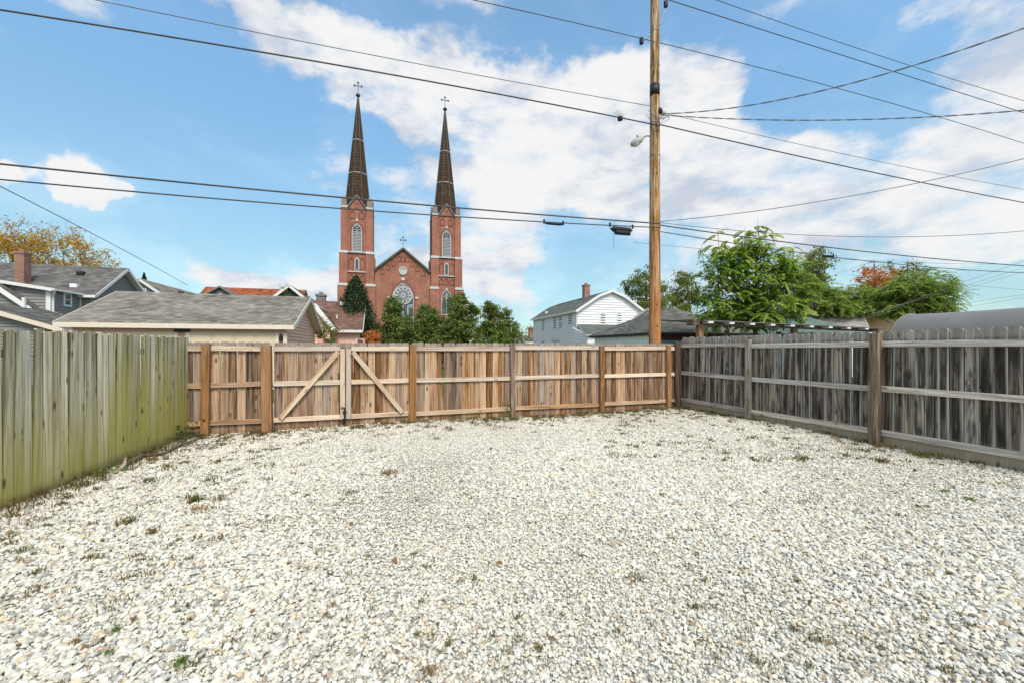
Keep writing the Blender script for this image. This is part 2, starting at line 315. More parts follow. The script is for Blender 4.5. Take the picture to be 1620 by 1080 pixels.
# ------------------------------------------------------------------ mesh builder and object helpers
class MB:
    def __init__(s): s.v = []; s.f = []; s.M = Matrix.Identity(4)
    def add(s, vs, fs):
        b = len(s.v)
        s.v += [tuple(s.M @ Vector(v)) for v in vs]
        s.f += [tuple(b + i for i in f) for f in fs]
        return s
    def box(s, x0, x1, y0, y1, z0, z1):
        return s.add([(x0, y0, z0), (x1, y0, z0), (x1, y1, z0), (x0, y1, z0), (x0, y0, z1), (x1, y0, z1), (x1, y1, z1), (x0, y1, z1)],
                     [(3, 2, 1, 0), (4, 5, 6, 7), (0, 1, 5, 4), (1, 2, 6, 5), (2, 3, 7, 6), (3, 0, 4, 7)])
    def bar(s, p, q, wd, hg, up=(0, 0, 1)):
        p, q = Vector(p), Vector(q); d = (q - p).normalized(); u = Vector(up)
        a = d.cross(u)
        if a.length < 1e-4: a = d.cross(Vector((1, 0, 0)))
        a.normalize(); b = a.cross(d).normalized(); a *= wd / 2; b *= hg / 2
        vs = [p - a - b, p + a - b, p + a + b, p - a + b, q - a - b, q + a - b, q + a + b, q - a + b]
        return s.add(vs, [(3, 2, 1, 0), (4, 5, 6, 7), (0, 1, 5, 4), (1, 2, 6, 5), (2, 3, 7, 6), (3, 0, 4, 7)])
    def prism(s, poly, y0, y1):       # polygon (x, z) given counter-clockwise, extruded along y
        n = len(poly)
        vs = [(x, y0, z) for x, z in poly] + [(x, y1, z) for x, z in poly]
        return s.add(vs, [tuple(range(n)), tuple(range(2 * n - 1, n - 1, -1))] + [(i, n + i, n + (i + 1) % n, (i + 1) % n) for i in range(n)])
    def ring(s, outer, inner, y0, y1):  # band between two matching outlines (x, z), extruded along y
        n = len(outer)
        vs = [(x, y0, z) for x, z in outer] + [(x, y0, z) for x, z in inner] + [(x, y1, z) for x, z in outer] + [(x, y1, z) for x, z in inner]
        fs = []
        for i in range(n):
            j = (i + 1) % n
            fs += [(i, j, n + j, n + i), (2 * n + j, 2 * n + i, 3 * n + i, 3 * n + j), (j, i, 2 * n + i, 2 * n + j), (n + i, n + j, 3 * n + j, 3 * n + i)]
        return s.add(vs, fs)
    def slab(s, pts, th):             # flat polygon thickened downwards along its normal
        P = [Vector(p) for p in pts]; nrm = (P[1] - P[0]).cross(P[-1] - P[0]).normalized(); n = len(P)
        vs = P + [p - nrm * th for p in P]
        return s.add(vs, [tuple(range(n)), tuple(range(2 * n - 1, n - 1, -1))] + [((i + 1) % n, i, n + i, n + (i + 1) % n) for i in range(n)])
    def tube(s, pts, rad, n=6, cap=True):
        P = [Vector(p) for p in pts]
        rs = rad if isinstance(rad, (list, tuple)) else [rad] * len(P)
        b = len(s.v); vs = []; ref = None
        for i, p in enumerate(P):
            d = (P[min(i + 1, len(P) - 1)] - P[max(i - 1, 0)]).normalized()
            if ref is None: ref = Vector((0, 0, 1)) if abs(d.z) < .9 else Vector((1, 0, 0))
            a = d.cross(ref).normalized(); c = a.cross(d).normalized(); ref = c
            for k in range(n):
                t = 2 * math.pi * k / n
                vs.append(p + (a * math.cos(t) + c * math.sin(t)) * rs[i])
        fs = [(i * n + k, i * n + (k + 1) % n, (i + 1) * n + (k + 1) % n, (i + 1) * n + k) for i in range(len(P) - 1) for k in range(n)]
        if cap: fs += [tuple(range(n - 1, -1, -1)), tuple((len(P) - 1) * n + k for k in range(n))]
        return s.add(vs, fs)
    def lathe(s, prof, n=12, c=(0, 0)):
        return s.tube([(c[0], c[1], z) for r, z in prof], [r for r, z in prof], n)
    def mesh(s, name):
        me = bpy.data.meshes.new(name); me.from_pydata(s.v, [], s.f); me.update()
        return me

def link(name, me, mat, parent=None, loc=(0, 0, 0), smooth=False):
    o = bpy.data.objects.new(name, me)
    if mat is not None and me is not None and not len(me.materials): me.materials.append(mat)
    if smooth and me is not None: me.polygons.foreach_set('use_smooth', [True] * len(me.polygons))
    COL.objects.link(o); o.location = loc
    if parent is not None: o.parent = parent
    return o
def part(name, mb, mat, parent, loc=(0, 0, 0), smooth=False, kind=None, label=None):
    o = link(name, mb.mesh(name), mat, parent, loc, smooth)
    if kind: o['kind'] = kind
    if label: o['label'] = label
    return o
def tag(o, label=None, cat=None, group=None, kind=None):
    if label: o['label'] = label
    if cat: o['category'] = cat
    if group: o['group'] = group
    if kind: o['kind'] = kind
    return o
def thing(name, label, cat, loc=(0, 0, 0), rz=0.0, group=None):
    o = bpy.data.objects.new(name, None); COL.objects.link(o); o.empty_display_size = .2
    o.location = loc; o.rotation_euler = (0, 0, rz)
    return tag(o, label, cat, group)
def structure(name, mb, mat, loc=(0, 0, 0)):
    return tag(link(name, mb.mesh(name), mat, None, loc), kind='structure')

TH = R(16.0)                                        # the street grid is turned 16 degrees to the view
U = Vector((math.cos(TH), math.sin(TH))); V = Vector((-math.sin(TH), math.cos(TH)))
def W3(px, py, Z): return Vector(((px - CX) / F * Z, Z, CZ + (HY - py) / F * Z))
def front(px, py, O, yl=0.0, ang=TH):               # survey: picture point -> (x, z) on the plane y = yl of a building's own axes
    u = Vector((math.cos(ang), math.sin(ang))); v = Vector((-math.sin(ang), math.cos(ang)))
    a = (px - CX) / F; o = Vector((O[0], O[1])); t = (yl + o.dot(v)) / (Vector((a, 1)).dot(v))
    return ((Vector((a, 1)) * t - o).dot(u), CZ + (HY - py) / F * t)
def side(px, py, O, xl=0.0, ang=TH):                # the same on the plane x = xl: (y, z)
    u = Vector((math.cos(ang), math.sin(ang))); v = Vector((-math.sin(ang), math.cos(ang)))
    a = (px - CX) / F; o = Vector((O[0], O[1])); t = (xl + o.dot(u)) / (Vector((a, 1)).dot(u))
    return ((Vector((a, 1)) * t - o).dot(v), CZ + (HY - py) / F * t)

# ------------------------------------------------------------------ ground
CORNER = Vector((4.43, 10.85)); BL = Vector((-5.95, 7.45)); LEND = Vector((-3.95, .6)); REND = Vector((7.55, 1.9))
def relief(x, y): return .025 * math.sin(x * .9 + y * .4) + .02 * math.sin(y * 1.3 - x * .5) - .02
mb = MB(); mb.add([(-900, -60, -.16), (900, -60, -.16), (900, 1500, -.16), (-900, 1500, -.16)], [(0, 1, 2, 3)])
structure('ground', mb, M['grass'])
mb = MB()
nx, ny = 60, 60
for j in range(ny + 1):
    for i in range(nx + 1):
        x = -8 + 18 * i / nx; y = -3 + 15 * j / ny
        mb.v.append((x, y, relief(x, y) - .012))
mb.f = [(j * (nx + 1) + i, j * (nx + 1) + i + 1, (j + 1) * (nx + 1) + i + 1, (j + 1) * (nx + 1) + i) for j in range(ny) for i in range(nx)]
structure('yard_ground', mb, M['bed'])
mb = MB(); mb.box(-60, 60, 1.0, 4.6, -.3, -.11)
o = structure('alley_road', mb, M['alley'], (CORNER.x, CORNER.y, 0)); o.rotation_euler = (0, 0, TH)

# ------------------------------------------------------------------ gravel: stones instanced on scattered points
def inside(P):
    poly = [LEND + Vector((-.25, -3.2)), REND + Vector((1.25, -3)), CORNER + Vector((.06, .02)), Vector((-6.0, 7.50))]
    ok = np.ones(len(P), bool)
    for a, b in zip(poly, poly[1:] + poly[:1]):
        ok &= ((b.x - a.x) * (P[:, 1] - a.y) - (b.y - a.y) * (P[:, 0] - a.x)) > 0
    return ok
def scatter(sp, y0, y1):
    xs = np.arange(-7.5, 8.5, sp); ys = np.arange(y0, y1, sp * .9)
    X, Y = np.meshgrid(xs, ys); X[1::2] += sp / 2
    P = np.stack([X.ravel(), Y.ravel()], 1) + rng.uniform(-.42 * sp, .42 * sp, (X.size, 2))
    return P[inside(P) & (np.abs(P[:, 0]) < P[:, 1] * 1.3 + 1.6)]
PA = scatter(.0260, .7, 11.2); PB = scatter(.0195, .7, 11.2)
n1, n2 = len(PA), len(PB); P2 = np.concatenate([PA, PB]); n = len(P2)
zz = .025 * np.sin(P2[:, 0] * .9 + P2[:, 1] * .4) + .02 * np.sin(P2[:, 1] * 1.3 - P2[:, 0] * .5) - .02
big = np.clip(rng.lognormal(0, .32, n1), .55, 2.0) * .0126
small = np.clip(rng.lognormal(0, .3, n2), .5, 1.8) * .0104
r = np.concatenate([big, small])
zz = zz + np.concatenate([rng.uniform(-.004, .014, n1), rng.uniform(-.013, -.003, n2)])
# patches where the stones have been ground finer, as tyre tracks and footfall leave them
patch = np.sin(P2[:, 0] * .8 + 1.1 * np.sin(P2[:, 1] * .55)) * np.sin(P2[:, 1] * .7 + .8 * np.sin(P2[:, 0] * .6))
fm = np.clip(1.15 - .5 * np.clip(patch, -.4, .9), .74, 1.28); r[:n1] *= fm[:n1]; zz[:n1] -= np.where(fm[:n1] < .9, .004, 0)
for (cx_, cy_, rr_, am_) in ((-1.25, 4.15, .75, .34), (-1.0, 5.3, .6, .28), (-2.6, 2.9, .6, .15)):   # trodden spots of finer chips
    r *= 1 - am_ * np.exp(-((P2[:, 0] - cx_) ** 2 + (P2[:, 1] - cy_) ** 2) / rr_ ** 2)
scl = np.stack([r * rng.uniform(.8, 1.25, n), r * rng.uniform(.75, 1.1, n), r * rng.uniform(.5, .9, n)], 1).astype(np.float32)
rot = np.stack([rng.normal(0, .30, n), rng.normal(0, .30, n), rng.uniform(0, 6.283, n)], 1).astype(np.float32)
me = bpy.data.meshes.new('gravel'); me.vertices.add(n)
me.vertices.foreach_set('co', np.column_stack([P2, zz]).astype(np.float32).ravel())
me.attributes.new('stone_scale', 'FLOAT_VECTOR', 'POINT').data.foreach_set('vector', scl.ravel())
me.attributes.new('stone_turn', 'FLOAT_VECTOR', 'POINT').data.foreach_set('vector', rot.ravel())
me.attributes.new('stone_pick', 'INT', 'POINT').data.foreach_set('value', rng.integers(0, 10, n).astype(np.int32))
gravel = link('gravel', me, None); me.materials.append(M['stones'])
tag(gravel, 'loose pale crushed limestone gravel covering the whole yard floor', 'gravel', kind='stuff')
ng = bpy.data.node_groups.new('gravel_stones', 'GeometryNodeTree')
ng.interface.new_socket('Geometry', in_out='INPUT', socket_type='NodeSocketGeometry')
ng.interface.new_socket('Geometry', in_out='OUTPUT', socket_type='NodeSocketGeometry')
g = NT(ng)
gi = g.n('NodeGroupInput'); go = g.n('NodeGroupOutput')
join = g.n('GeometryNodeJoinGeometry')
for k in range(10):
    ln = g.n('GeometryNodeMeshLine', {'Count': 17})
    rv = g.n('FunctionNodeRandomValue', {0: (-1, -1, -1), 1: (1, 1, 1), 'Seed': 11 + k * 7}, data_type='FLOAT_VECTOR')
    unit = g.vm('NORMALIZE', rv.outputs[0])
    sp_ = g.n('GeometryNodeSetPosition', {'Geometry': ln.outputs[0], 'Position': unit})
    hull = g.n('GeometryNodeConvexHull', {0: sp_.outputs[0]})
    sm = g.n('GeometryNodeSetMaterial', {'Geometry': hull.outputs[0], 'Material': M['stones']})
    g2i = g.n('GeometryNodeGeometryToInstance'); ng.links.new(sm.outputs[0], g2i.inputs[0])
    ng.links.new(g2i.outputs[0], join.inputs[0])
na = lambda nm, ty: g.n('GeometryNodeInputNamedAttribute', {'Name': nm}, data_type=ty).outputs[0]
e2r = g.n('FunctionNodeEulerToRotation', {0: na('stone_turn', 'FLOAT_VECTOR')})
iop = g.n('GeometryNodeInstanceOnPoints', {'Points': gi.outputs[0], 'Instance': join.outputs[0], 'Pick Instance': True, 'Instance Index': na('stone_pick', 'INT'), 'Rotation': e2r.outputs[0], 'Scale': na('stone_scale', 'FLOAT_VECTOR')})
ng.links.new(iop.outputs[0], go.inputs[0])
gravel.modifiers.new('stones', 'NODES').node_group = ng

# ------------------------------------------------------------------ fences
def picket_meshes(wd, h, th, ear, n=5, rounded=False):
    out = []
    for k in range(n):
        m = MB(); e = ear * random.uniform(.8, 1.25); hh = h + random.uniform(-.008, .012); q = wd / 2
        if rounded:
            top = [(q, hh - e), (q * .88, hh - e * .42), (q * .6, hh - .004), (-q * .6, hh), (-q * .88, hh - e * .42), (-q, hh - e)]
        else:
            top = [(q, hh - e), (q - e * .8, hh), (-q + e * .8, hh - random.uniform(0, .006)), (-q, hh - e * random.uniform(.8, 1.1))]
        b = random.uniform(-.005, .006); rows = 4
        m.prism([(-q, .0), (q, .0), (q + b * .6, h * .5)] + top + [(-q + b * .6, h * .5)], 0, th)
        me = m.mesh('picket'); out.append(me)
    return out
def pickets(root, meshes, mats, x0, x1, wd, gap, z0, tilt=.006, yj=.003, wv=(.92, 1.04), zj=.008):
    x = x0 + wd / 2; proto = {}; i = 0
    while x < x1 - wd * .3:
        mt = mats(x); key = (random.randrange(len(meshes)), mt)
        if key not in proto:
            me = meshes[key[0]].copy(); me.materials.append(M[mt]); proto[key] = me
        o = bpy.data.objects.new('picket', proto[key]); COL.objects.link(o); o.parent = root
        k_ = random.uniform(*wv); o.scale = (k_, 1, 1); x += wd * (k_ - 1) / 2
        o.location = (x, random.uniform(-yj, yj), z0 + random.uniform(-zj, zj))
        o.rotation_euler = (random.gauss(0, tilt * .4), random.gauss(0, tilt), random.gauss(0, tilt * .7))
        x += wd * (k_ + 1) / 2 + gap * random.uniform(.3, 1.7); i += 1
def rail(root, x0, x1, z, mat, hg=.089, th=.038, y=-.003, z1=None, name='rail'):
    m = MB(); L = (x1 - x0) / 2; dz = 0 if z1 is None else (z1 - z) / 2
    n = 5; vs = []
    m.add([(-L, -th, -hg / 2 - dz), (L, -th, -hg / 2 + dz), (L, 0, -hg / 2 + dz), (-L, 0, -hg / 2 - dz), (-L, -th, hg / 2 - dz), (L, -th, hg / 2 + dz), (L, 0, hg / 2 + dz), (-L, 0, hg / 2 - dz)],
          [(3, 2, 1, 0), (4, 5, 6, 7), (0, 1, 5, 4), (1, 2, 6, 5), (2, 3, 7, 6), (3, 0, 4, 7)])
    o = part(name, m, M[mat], root, ((x0 + x1) / 2, y, z + dz))
    md = o.modifiers.new('edge', 'BEVEL'); md.width = .004; md.segments = 1
    return o
def post(root, x, wd, h, mat, y=-.005, dp=None, z0=-.1):
    m = MB(); dp = dp or wd; q = wd / 2
    m.box(-q, q, -dp, 0, 0, h - z0)
    o = part('post', m, M[mat], root, (x, y, z0))
    o.rotation_euler = (random.gauss(0, .004), random.gauss(0, .006), random.gauss(0, .03))
    md = o.modifiers.new('edge', 'BEVEL'); md.width = .006; md.segments = 1
    return o

# back fence, from the end of the mossy fence to the corner
B0 = Vector((-5.92, 7.40)); B1 = CORNER.copy()
bd = (B1 - B0).normalized(); BANG = math.atan2(bd.y, bd.x); BLEN = (B1 - B0).length
def bx(px): return front(px, 600, B0, 0.0, BANG)[0]
back = thing('back_fence', 'long brown timber fence with pale rails across the rear of the yard', 'fence', (B0.x, B0.y, 0), BANG)
gx0, gx1, gm = bx(430), bx(649), bx(547)
pm = picket_meshes(.137, 1.70, .017, .028)
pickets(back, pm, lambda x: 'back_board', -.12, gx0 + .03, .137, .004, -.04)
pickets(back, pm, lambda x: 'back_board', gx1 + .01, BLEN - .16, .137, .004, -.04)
posts = [(bx(327), .125, 1.63, 'tan_post'), (bx(425), .165, 1.60, 'tan_post'), (bx(652), .135, 1.62, 'tan_post'), (bx(810), .105, 1.66, 'grey_post'), (bx(950), .115, 1.60, 'tan_post'), (bx(1055), .11, 1.62, 'tan_post')]
for x, wd, h, mt in posts: post(back, x, wd, h, mt)
edges = [(-.1, posts[0][0])] + [(posts[i][0], posts[i + 1][0]) for i in range(5)] + [(posts[5][0], BLEN - .12)]
for i, (a, b) in enumerate(edges):
    if i == 2: continue
    a += 0 if i == 0 else posts[i - 1][1] / 2 + .003
    b -= 0 if i == 6 else posts[i][1] / 2 + .003
    for z, mt in ((1.535, 'new_rail'), (.865, 'new_rail' if i > 1 else 'old_rail'), (.17, 'old_rail')):
        rail(back, a, b, z + random.uniform(-.012, .012), 'old_rail' if i in (0,) else mt, z1=z + random.uniform(-.012, .012))
# the corner post where the two fences meet
# gate leaves
def gate_leaf(x0, x1, label, hinge_left, bolt):
    wd = x1 - x0
    p = B0 + bd * x0
    g = thing('gate_leaf', label, 'gate', (p.x, p.y, 0), BANG, 'leaves of the double gate in the back fence')
    pickets(g, pm, lambda x: 'gate_board', .0, wd, (wd / round(wd / .141)) - .004, .004, -.04, wv=(1, 1))
    s0, s1 = (.0, wd - .10) if hinge_left else (.10, wd)
    for z in (1.53, .865, .175): rail(g, s0, s1, z, 'new_rail')
    m = MB(); m.box(-.045, .045, -.038, 0, 0, 1.40)
    st = part('stile', m, M['new_stile'], g, (wd - .05 if hinge_left else .05, -.003, .13))
    m = MB()
    a, b = ((.12, .21), (wd - .13, 1.47)) if hinge_left else ((wd - .13, .215), (.13, 1.47))
    L = math.hypot(b[0] - a[0], b[1] - a[1]); m.box(-L / 2, L / 2, -.036, 0, -.044, .044)
    br = part('brace', m, M['new_brace'], g, ((a[0] + b[0]) / 2, -.043, (a[1] + b[1]) / 2))
    br.rotation_euler = (0, -math.atan2(b[1] - a[1], b[0] - a[0]), 0)
    if bolt:
        m = MB(); m.tube([(0, 0, -.02), (0, 0, .36)], .011, 8); m.tube([(0, 0, .36), (-.06, -.01, .37)], .011, 8)
        d = part('drop_bolt', m, M['black'], g, (wd - .012, -.06, .0))
        m = MB(); m.box(-.035, .035, -.03, .02, .0, .035)
        for z in (.11, .26): part('bracket', m, M['black'], d, (0, 0, z))
gate_leaf(posts[1][0] + .09, gm - .006, 'gate leaf carrying the black drop bolt, beside the thick orange post', True, True)
gate_leaf(gm + .006, posts[2][0] - .072, 'gate leaf without a bolt, its brace falling towards the middle fence panels', False, False)

# blackened fence with silvered rails
RD = (REND - CORNER).normalized(); RANG = math.atan2(RD.y, RD.x); RLEN = (REND - CORNER).length
def rx(px): return front(px, 600, CORNER, 0.0, RANG)[0]
dark = thing('blackened_fence', 'tall blackened timber fence with silvery grey rails and rounded pickets', 'fence', (CORNER.x, CORNER.y, 0), RANG)
dm = picket_meshes(.138, 1.855, .018, .045, 5, True)
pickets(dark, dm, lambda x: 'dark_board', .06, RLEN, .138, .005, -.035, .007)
dposts = [(.0, .19, 1.70, 'brown_post'), (rx(1187), .105, 1.72, 'silver_post'), (rx(1388.5), .135, 1.78, 'brown_post'), (rx(1388.5) + 2.45, .14, 1.75, 'brown_post')]
for x, wd, h, mt in dposts: post(dark, x, wd, h, mt)
for i in range(4):
    a = dposts[i][0] + dposts[i][1] / 2 + .003; b = dposts[i + 1][0] - dposts[i + 1][1] / 2 - .003 if i < 3 else RLEN
    for z in (1.60, .90, .20):
        rail(dark, a, b, z + random.uniform(-.02, .015), 'dark_rail', hg=.092, z1=z + random.uniform(-.02, .015))

# mossy fence, smooth face to the yard
LD = (Vector((-5.87, 7.50)) - LEND).normalized(); LANG = math.atan2(LD.y, LD.x); LLEN = (Vector((-5.87, 7.50)) - LEND).length
moss = thing('mossy_fence', 'grey timber fence stained green with algae, its flat board face to the yard', 'fence', (LEND.x, LEND.y, 0), LANG)
lm = picket_meshes(.127, 1.785, .019, .02, 6)
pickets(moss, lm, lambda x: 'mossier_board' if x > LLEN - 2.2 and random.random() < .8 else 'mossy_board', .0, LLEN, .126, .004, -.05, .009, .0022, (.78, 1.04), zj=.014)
for z in (1.5, .86, .2):
    o = rail(moss, 0, LLEN, z, 'dark_rail', y=.062)
for x in (.3, 2.7, 5.1, LLEN - .06): post(moss, x, .095, 1.6, 'silver_post', y=.16)

# ------------------------------------------------------------------ building kit
def clip(poly, z0, z1):
    def half(pl, z, keep):
        out = []
        for (a, b) in zip(pl, pl[1:] + pl[:1]):
            ia, ib = keep(a[1] - z), keep(b[1] - z)
            if ia: out.append(a)
            if ia != ib:
                t = (z - a[1]) / (b[1] - a[1]); out.append((a[0] + t * (b[0] - a[0]), z))
        return out
    p = half(poly, z0, lambda d: d >= -1e-9)
    return half(p, z1, lambda d: d <= 1e-9) if len(p) > 2 else []
def lap(mb, poly, pitch=.13, lip=.036):
    """lap siding on a convex wall outline (x, z) standing at y = 0 and facing -y"""
    zs = [p[1] for p in poly]; z = min(zs)
    while z < max(zs) - 1e-4:
        c = clip(poly, z, min(z + pitch, max(zs)))
        if len(c) > 2:
            zz0 = min(p[1] for p in c)
            n = len(c); f = lambda p: -lip * (1 - (p[1] - z) / pitch) - .003
            vs = [(x, f((x, zq)), zq) for x, zq in c] + [(x, .06, zq) for x, zq in c]
            mb.add(vs, [tuple(range(n))] + [(i, n + i, n + (i + 1) % n, (i + 1) % n) for i in range(n)])
        z += pitch
def at(x, y, rz): return Matrix.Translation((x, y, 0)) @ Matrix.Rotation(rz, 4, 'Z')
def tabs(mb, a, b, c, d, course=.14, tab=.3, lift=.016):
    """shingle tabs on the roof plane a-b (eave) to d-c (ridge)"""
    a, b, c, d = map(Vector, (a, b, c, d)); nrm = (b - a).cross(d - a).normalized()
    H = ((d - a).length + (c - b).length) / 2; n = max(2, round(H / course))
    for i in range(n):
        t0, t1 = i / n, min(1, (i + 1.0) / n)
        l0, r0, l1, r1 = a.lerp(d, t0), b.lerp(c, t0), a.lerp(d, t1), b.lerp(c, t1)
        wd = (r0 - l0).length; k = max(1, round(wd / tab)); off = (i % 2) * .5 + random.uniform(-.15, .15)
        cuts = [0.0] + [min(1, max(0, (j + off) / k)) for j in range(1, k)] + [1.0]
        for s0, s1 in zip(cuts, cuts[1:]):
            if s1 - s0 < 1e-4: continue
            hl = nrm * (lift * random.uniform(.6, 1.3)); up = nrm * .003
            p0, p1, p2, p3 = l0.lerp(r0, s0) + hl, l0.lerp(r0, s1) + hl, l1.lerp(r1, s1) + up, l1.lerp(r1, s0) + up
            q0, q1 = l0.lerp(r0, s0), l0.lerp(r0, s1)
            mb.add([p0, p1, p2, p3, q0, q1], [(0, 1, 2, 3), (4, 5, 1, 0)])
def roof_plane(root, pts, mat, th=.12, course=.14, tab=.3, name='roof', trim=None, parent=None):
    m = MB(); m.slab(pts, th); o = part(name, m, M[trim or mat], root)
    m = MB(); tabs(m, *(pts if len(pts) == 4 else (pts[0], pts[1], pts[2], pts[2])), course=course, tab=tab)
    part('shingles', m, M[mat], o, kind='stuff')
    return o
def window(root, x0, x1, z0, z1, fr=.07, frame='white_paint', glass='glass', mullion=True, Mx=None, proud=.05):
    Mx = Mx or Matrix.Identity(4)
    m = MB(); m.M = Mx; m.ring([(x0 - fr, z0 - fr), (x1 + fr, z0 - fr), (x1 + fr, z1 + fr), (x0 - fr, z1 + fr)], [(x0, z0), (x1, z0), (x1, z1), (x0, z1)], -proud, .02)
    o = part('window', m, M[frame], root)
    m = MB(); m.M = Mx; m.box(x0 - .01, x1 + .01, -.027, .03, z0 - .01, z1 + .01); part('pane', m, M[glass], o)
    if mullion:
        zm = (z0 + z1) / 2
        m = MB(); m.M = Mx; m.box(x0, x1, -.045, -.02, zm - .025, zm + .025); part('meeting_rail', m, M[frame], o)
    return o
def chimney(root, x, y, wd, z0, z1, mat='chimney_brick', dp=None):
    dp = dp or wd; m = MB(); m.box(x - wd / 2, x + wd / 2, y - dp / 2, y + dp / 2, z0, z1)
    o = part('chimney', m, M[mat], root)
    m = MB(); m.box(x - wd / 2 - .05, x + wd / 2 + .05, y - dp / 2 - .05, y + dp / 2 + .05, z1 - .16, z1 - .02); m.box(x - .12, x + .12, y - .12, y + .12, z1 - .02, z1 + .18); part('cap', m, M[mat], o)
    return o
def gable_body(root, x0, x1, y0, y1, ze, zr, axis, wall, roof, trim='white_paint', ov=.3, rk=.3, pitch=.14, tab=.3, course=.14, z0=-.2, faces='fblr', th=.14):
    """a gabled block: walls with lap siding, two shingled roof planes, fascia and rakes. x0..y1 are the roof's edges."""
    if axis == 'x': wx0, wx1, wy0, wy1 = x0 + rk, x1 - rk, y0 + ov, y1 - ov
    else: wx0, wx1, wy0, wy1 = x0 + ov, x1 - ov, y0 + rk, y1 - rk
    sl = (zr - ze) / ((y1 - y0 if axis == 'x' else x1 - x0) / 2); zw = ze + ov * sl - th * 1.15; zt = zr - th * 1.2
    wm = MB()
    wd, dp = wx1 - wx0, wy1 - wy0
    def wall_(Mx, L, gab):
        wm.M = Mx
        poly = [(0, z0), (L, z0), (L, zw), (L / 2, zt), (0, zw)] if gab else [(0, z0), (L, z0), (L, zw), (0, zw)]
        lap(wm, poly, pitch)
    g = axis == 'y'
    if 'f' in faces: wall_(at(wx0, wy0, 0), wd, g)
    if 'r' in faces: wall_(at(wx1, wy0, R(90)), dp, not g)
    if 'b' in faces: wall_(at(wx1, wy1, R(180)), wd, g)
    if 'l' in faces: wall_(at(wx0, wy1, R(-90)), dp, not g)
    part('wall', wm, M[wall], root)
    if axis == 'x':
        ym = (y0 + y1) / 2
        A = [(x0, y0, ze), (x1, y0, ze), (x1, ym, zr), (x0, ym, zr)]; Bp = [(x1, y1, ze), (x0, y1, ze), (x0, ym, zr), (x1, ym, zr)]
    else:
        xm = (x0 + x1) / 2
        A = [(x0, y1, ze), (x0, y0, ze), (xm, y0, zr), (xm, y1, zr)]; Bp = [(x1, y0, ze), (x1, y1, ze), (xm, y1, zr), (xm, y0, zr)]
    for P in (A, Bp):
        o = roof_plane(root, P, roof, th, course, tab, trim=trim)
        a, b, c, d = map(Vector, P); e = .012
        nrm = (b - a).cross(d - a).normalized()
        for p, q in ((a, d), (b, c)):            # rake boards
            m = MB(); out = (a - b).normalized() * e if p is a else (b - a).normalized() * e
            dn = nrm * -.09; m.bar(p + dn + out, q + dn + out, .024, .2, nrm); part('rake_board', m, M[trim], o)
        m = MB(); hh = (d - a); hh.z = 0; hh.normalize(); m.bar(a - hh * .012 + Vector((0, 0, -.1)), b - hh * .012 + Vector((0, 0, -.1)), .03, .17); part('fascia', m, M[trim], o)
    return wx0, wx1, wy0, wy1, zw

# ------------------------------------------------------------------ pink garage
GO = (-9.02, 17.0)
gar = thing('garage', 'pink sided garage with cream doors and a grey shingled gable roof', 'garage', (*GO, 0), TH)
wx0, wx1, wy0, wy1, zw = gable_body(gar, -7.86, 0, 0, 7.2, 2.48, 4.06, 'x', 'pink_siding', 'grey_shingle', 'trim_cream', .32, .4, .15, .26, .135)
fx = lambda px: front(px, 530, GO, wy0)[0]
m = MB(); m.box(wx0 + .02, wx1 - .05, wy0 - .075, wy0 - .03, 2.0, 2.40); part('header', m, M['tan_header'], gar)
for a, b in ((142, 278), (302, 437)):
    x0, x1 = fx(a), fx(b)
    dr = None
    for r_ in range(4):
        z0 = .0 + r_ * .54
        m = MB(); m.box(x0, x1, wy0 - .085, wy0 + .01, z0, z0 + .53)
        if dr is None: dr = part('garage_door', m, M['cream_paint'], gar)
        else: part('door_panel', m, M['cream_paint'], dr)
    for r_ in range(4):
        for k in range(4):
            c = x0 + (x1 - x0) * (k + .5) / 4; q = (x1 - x0) / 8 * .78
            m = MB(); m.box(c - q, c + q, wy0 - .097, wy0 - .086, r_ * .54 + .1, r_ * .54 + .43)
            part('raised_panel', m, M['cream_paint'], dr)
for a, b in ((115, 122), (131, 142), (278, 283), (295, 302), (437, 442), (449, 455)):
    m = MB(); m.box(fx(a), fx(b), wy0 - .11, wy0 - .028, 0, 2.15); part('door_trim', m, M['trim_cream'], gar)
m = MB(); m.box(fx(278.5), fx(301.5), wy0 - .18, wy0 - .077, 2.16, 2.4); part('light_housing', m, M['black'], gar)
m = MB(); cxl = fx(445.5); m.box(cxl - .06, cxl + .06, wy0 - .16, wy0 - .01, 1.82, 2.0); m.box(cxl - .08, cxl + .08, wy0 - .15, wy0 - .01, 2.0, 2.02); m.box(cxl - .03, cxl + .03, wy0 - .1, wy0 - .04, 2.02, 2.1); part('wall_lantern', m, M['black'], gar)

# ------------------------------------------------------------------ grey house
HO = (-29.0, 28.6)
hs = thing('grey_house', 'grey sided two storey house with charcoal roof and brick chimney', 'house', (*HO, 0), TH)
x0, x1, y0, y1, zw = gable_body(hs, -13, 0, 0, 7.4, 5.2, 7.75, 'x', 'grey_siding', 'slate_shingle', 'white_paint', .35, .45, .17, .35, .2)
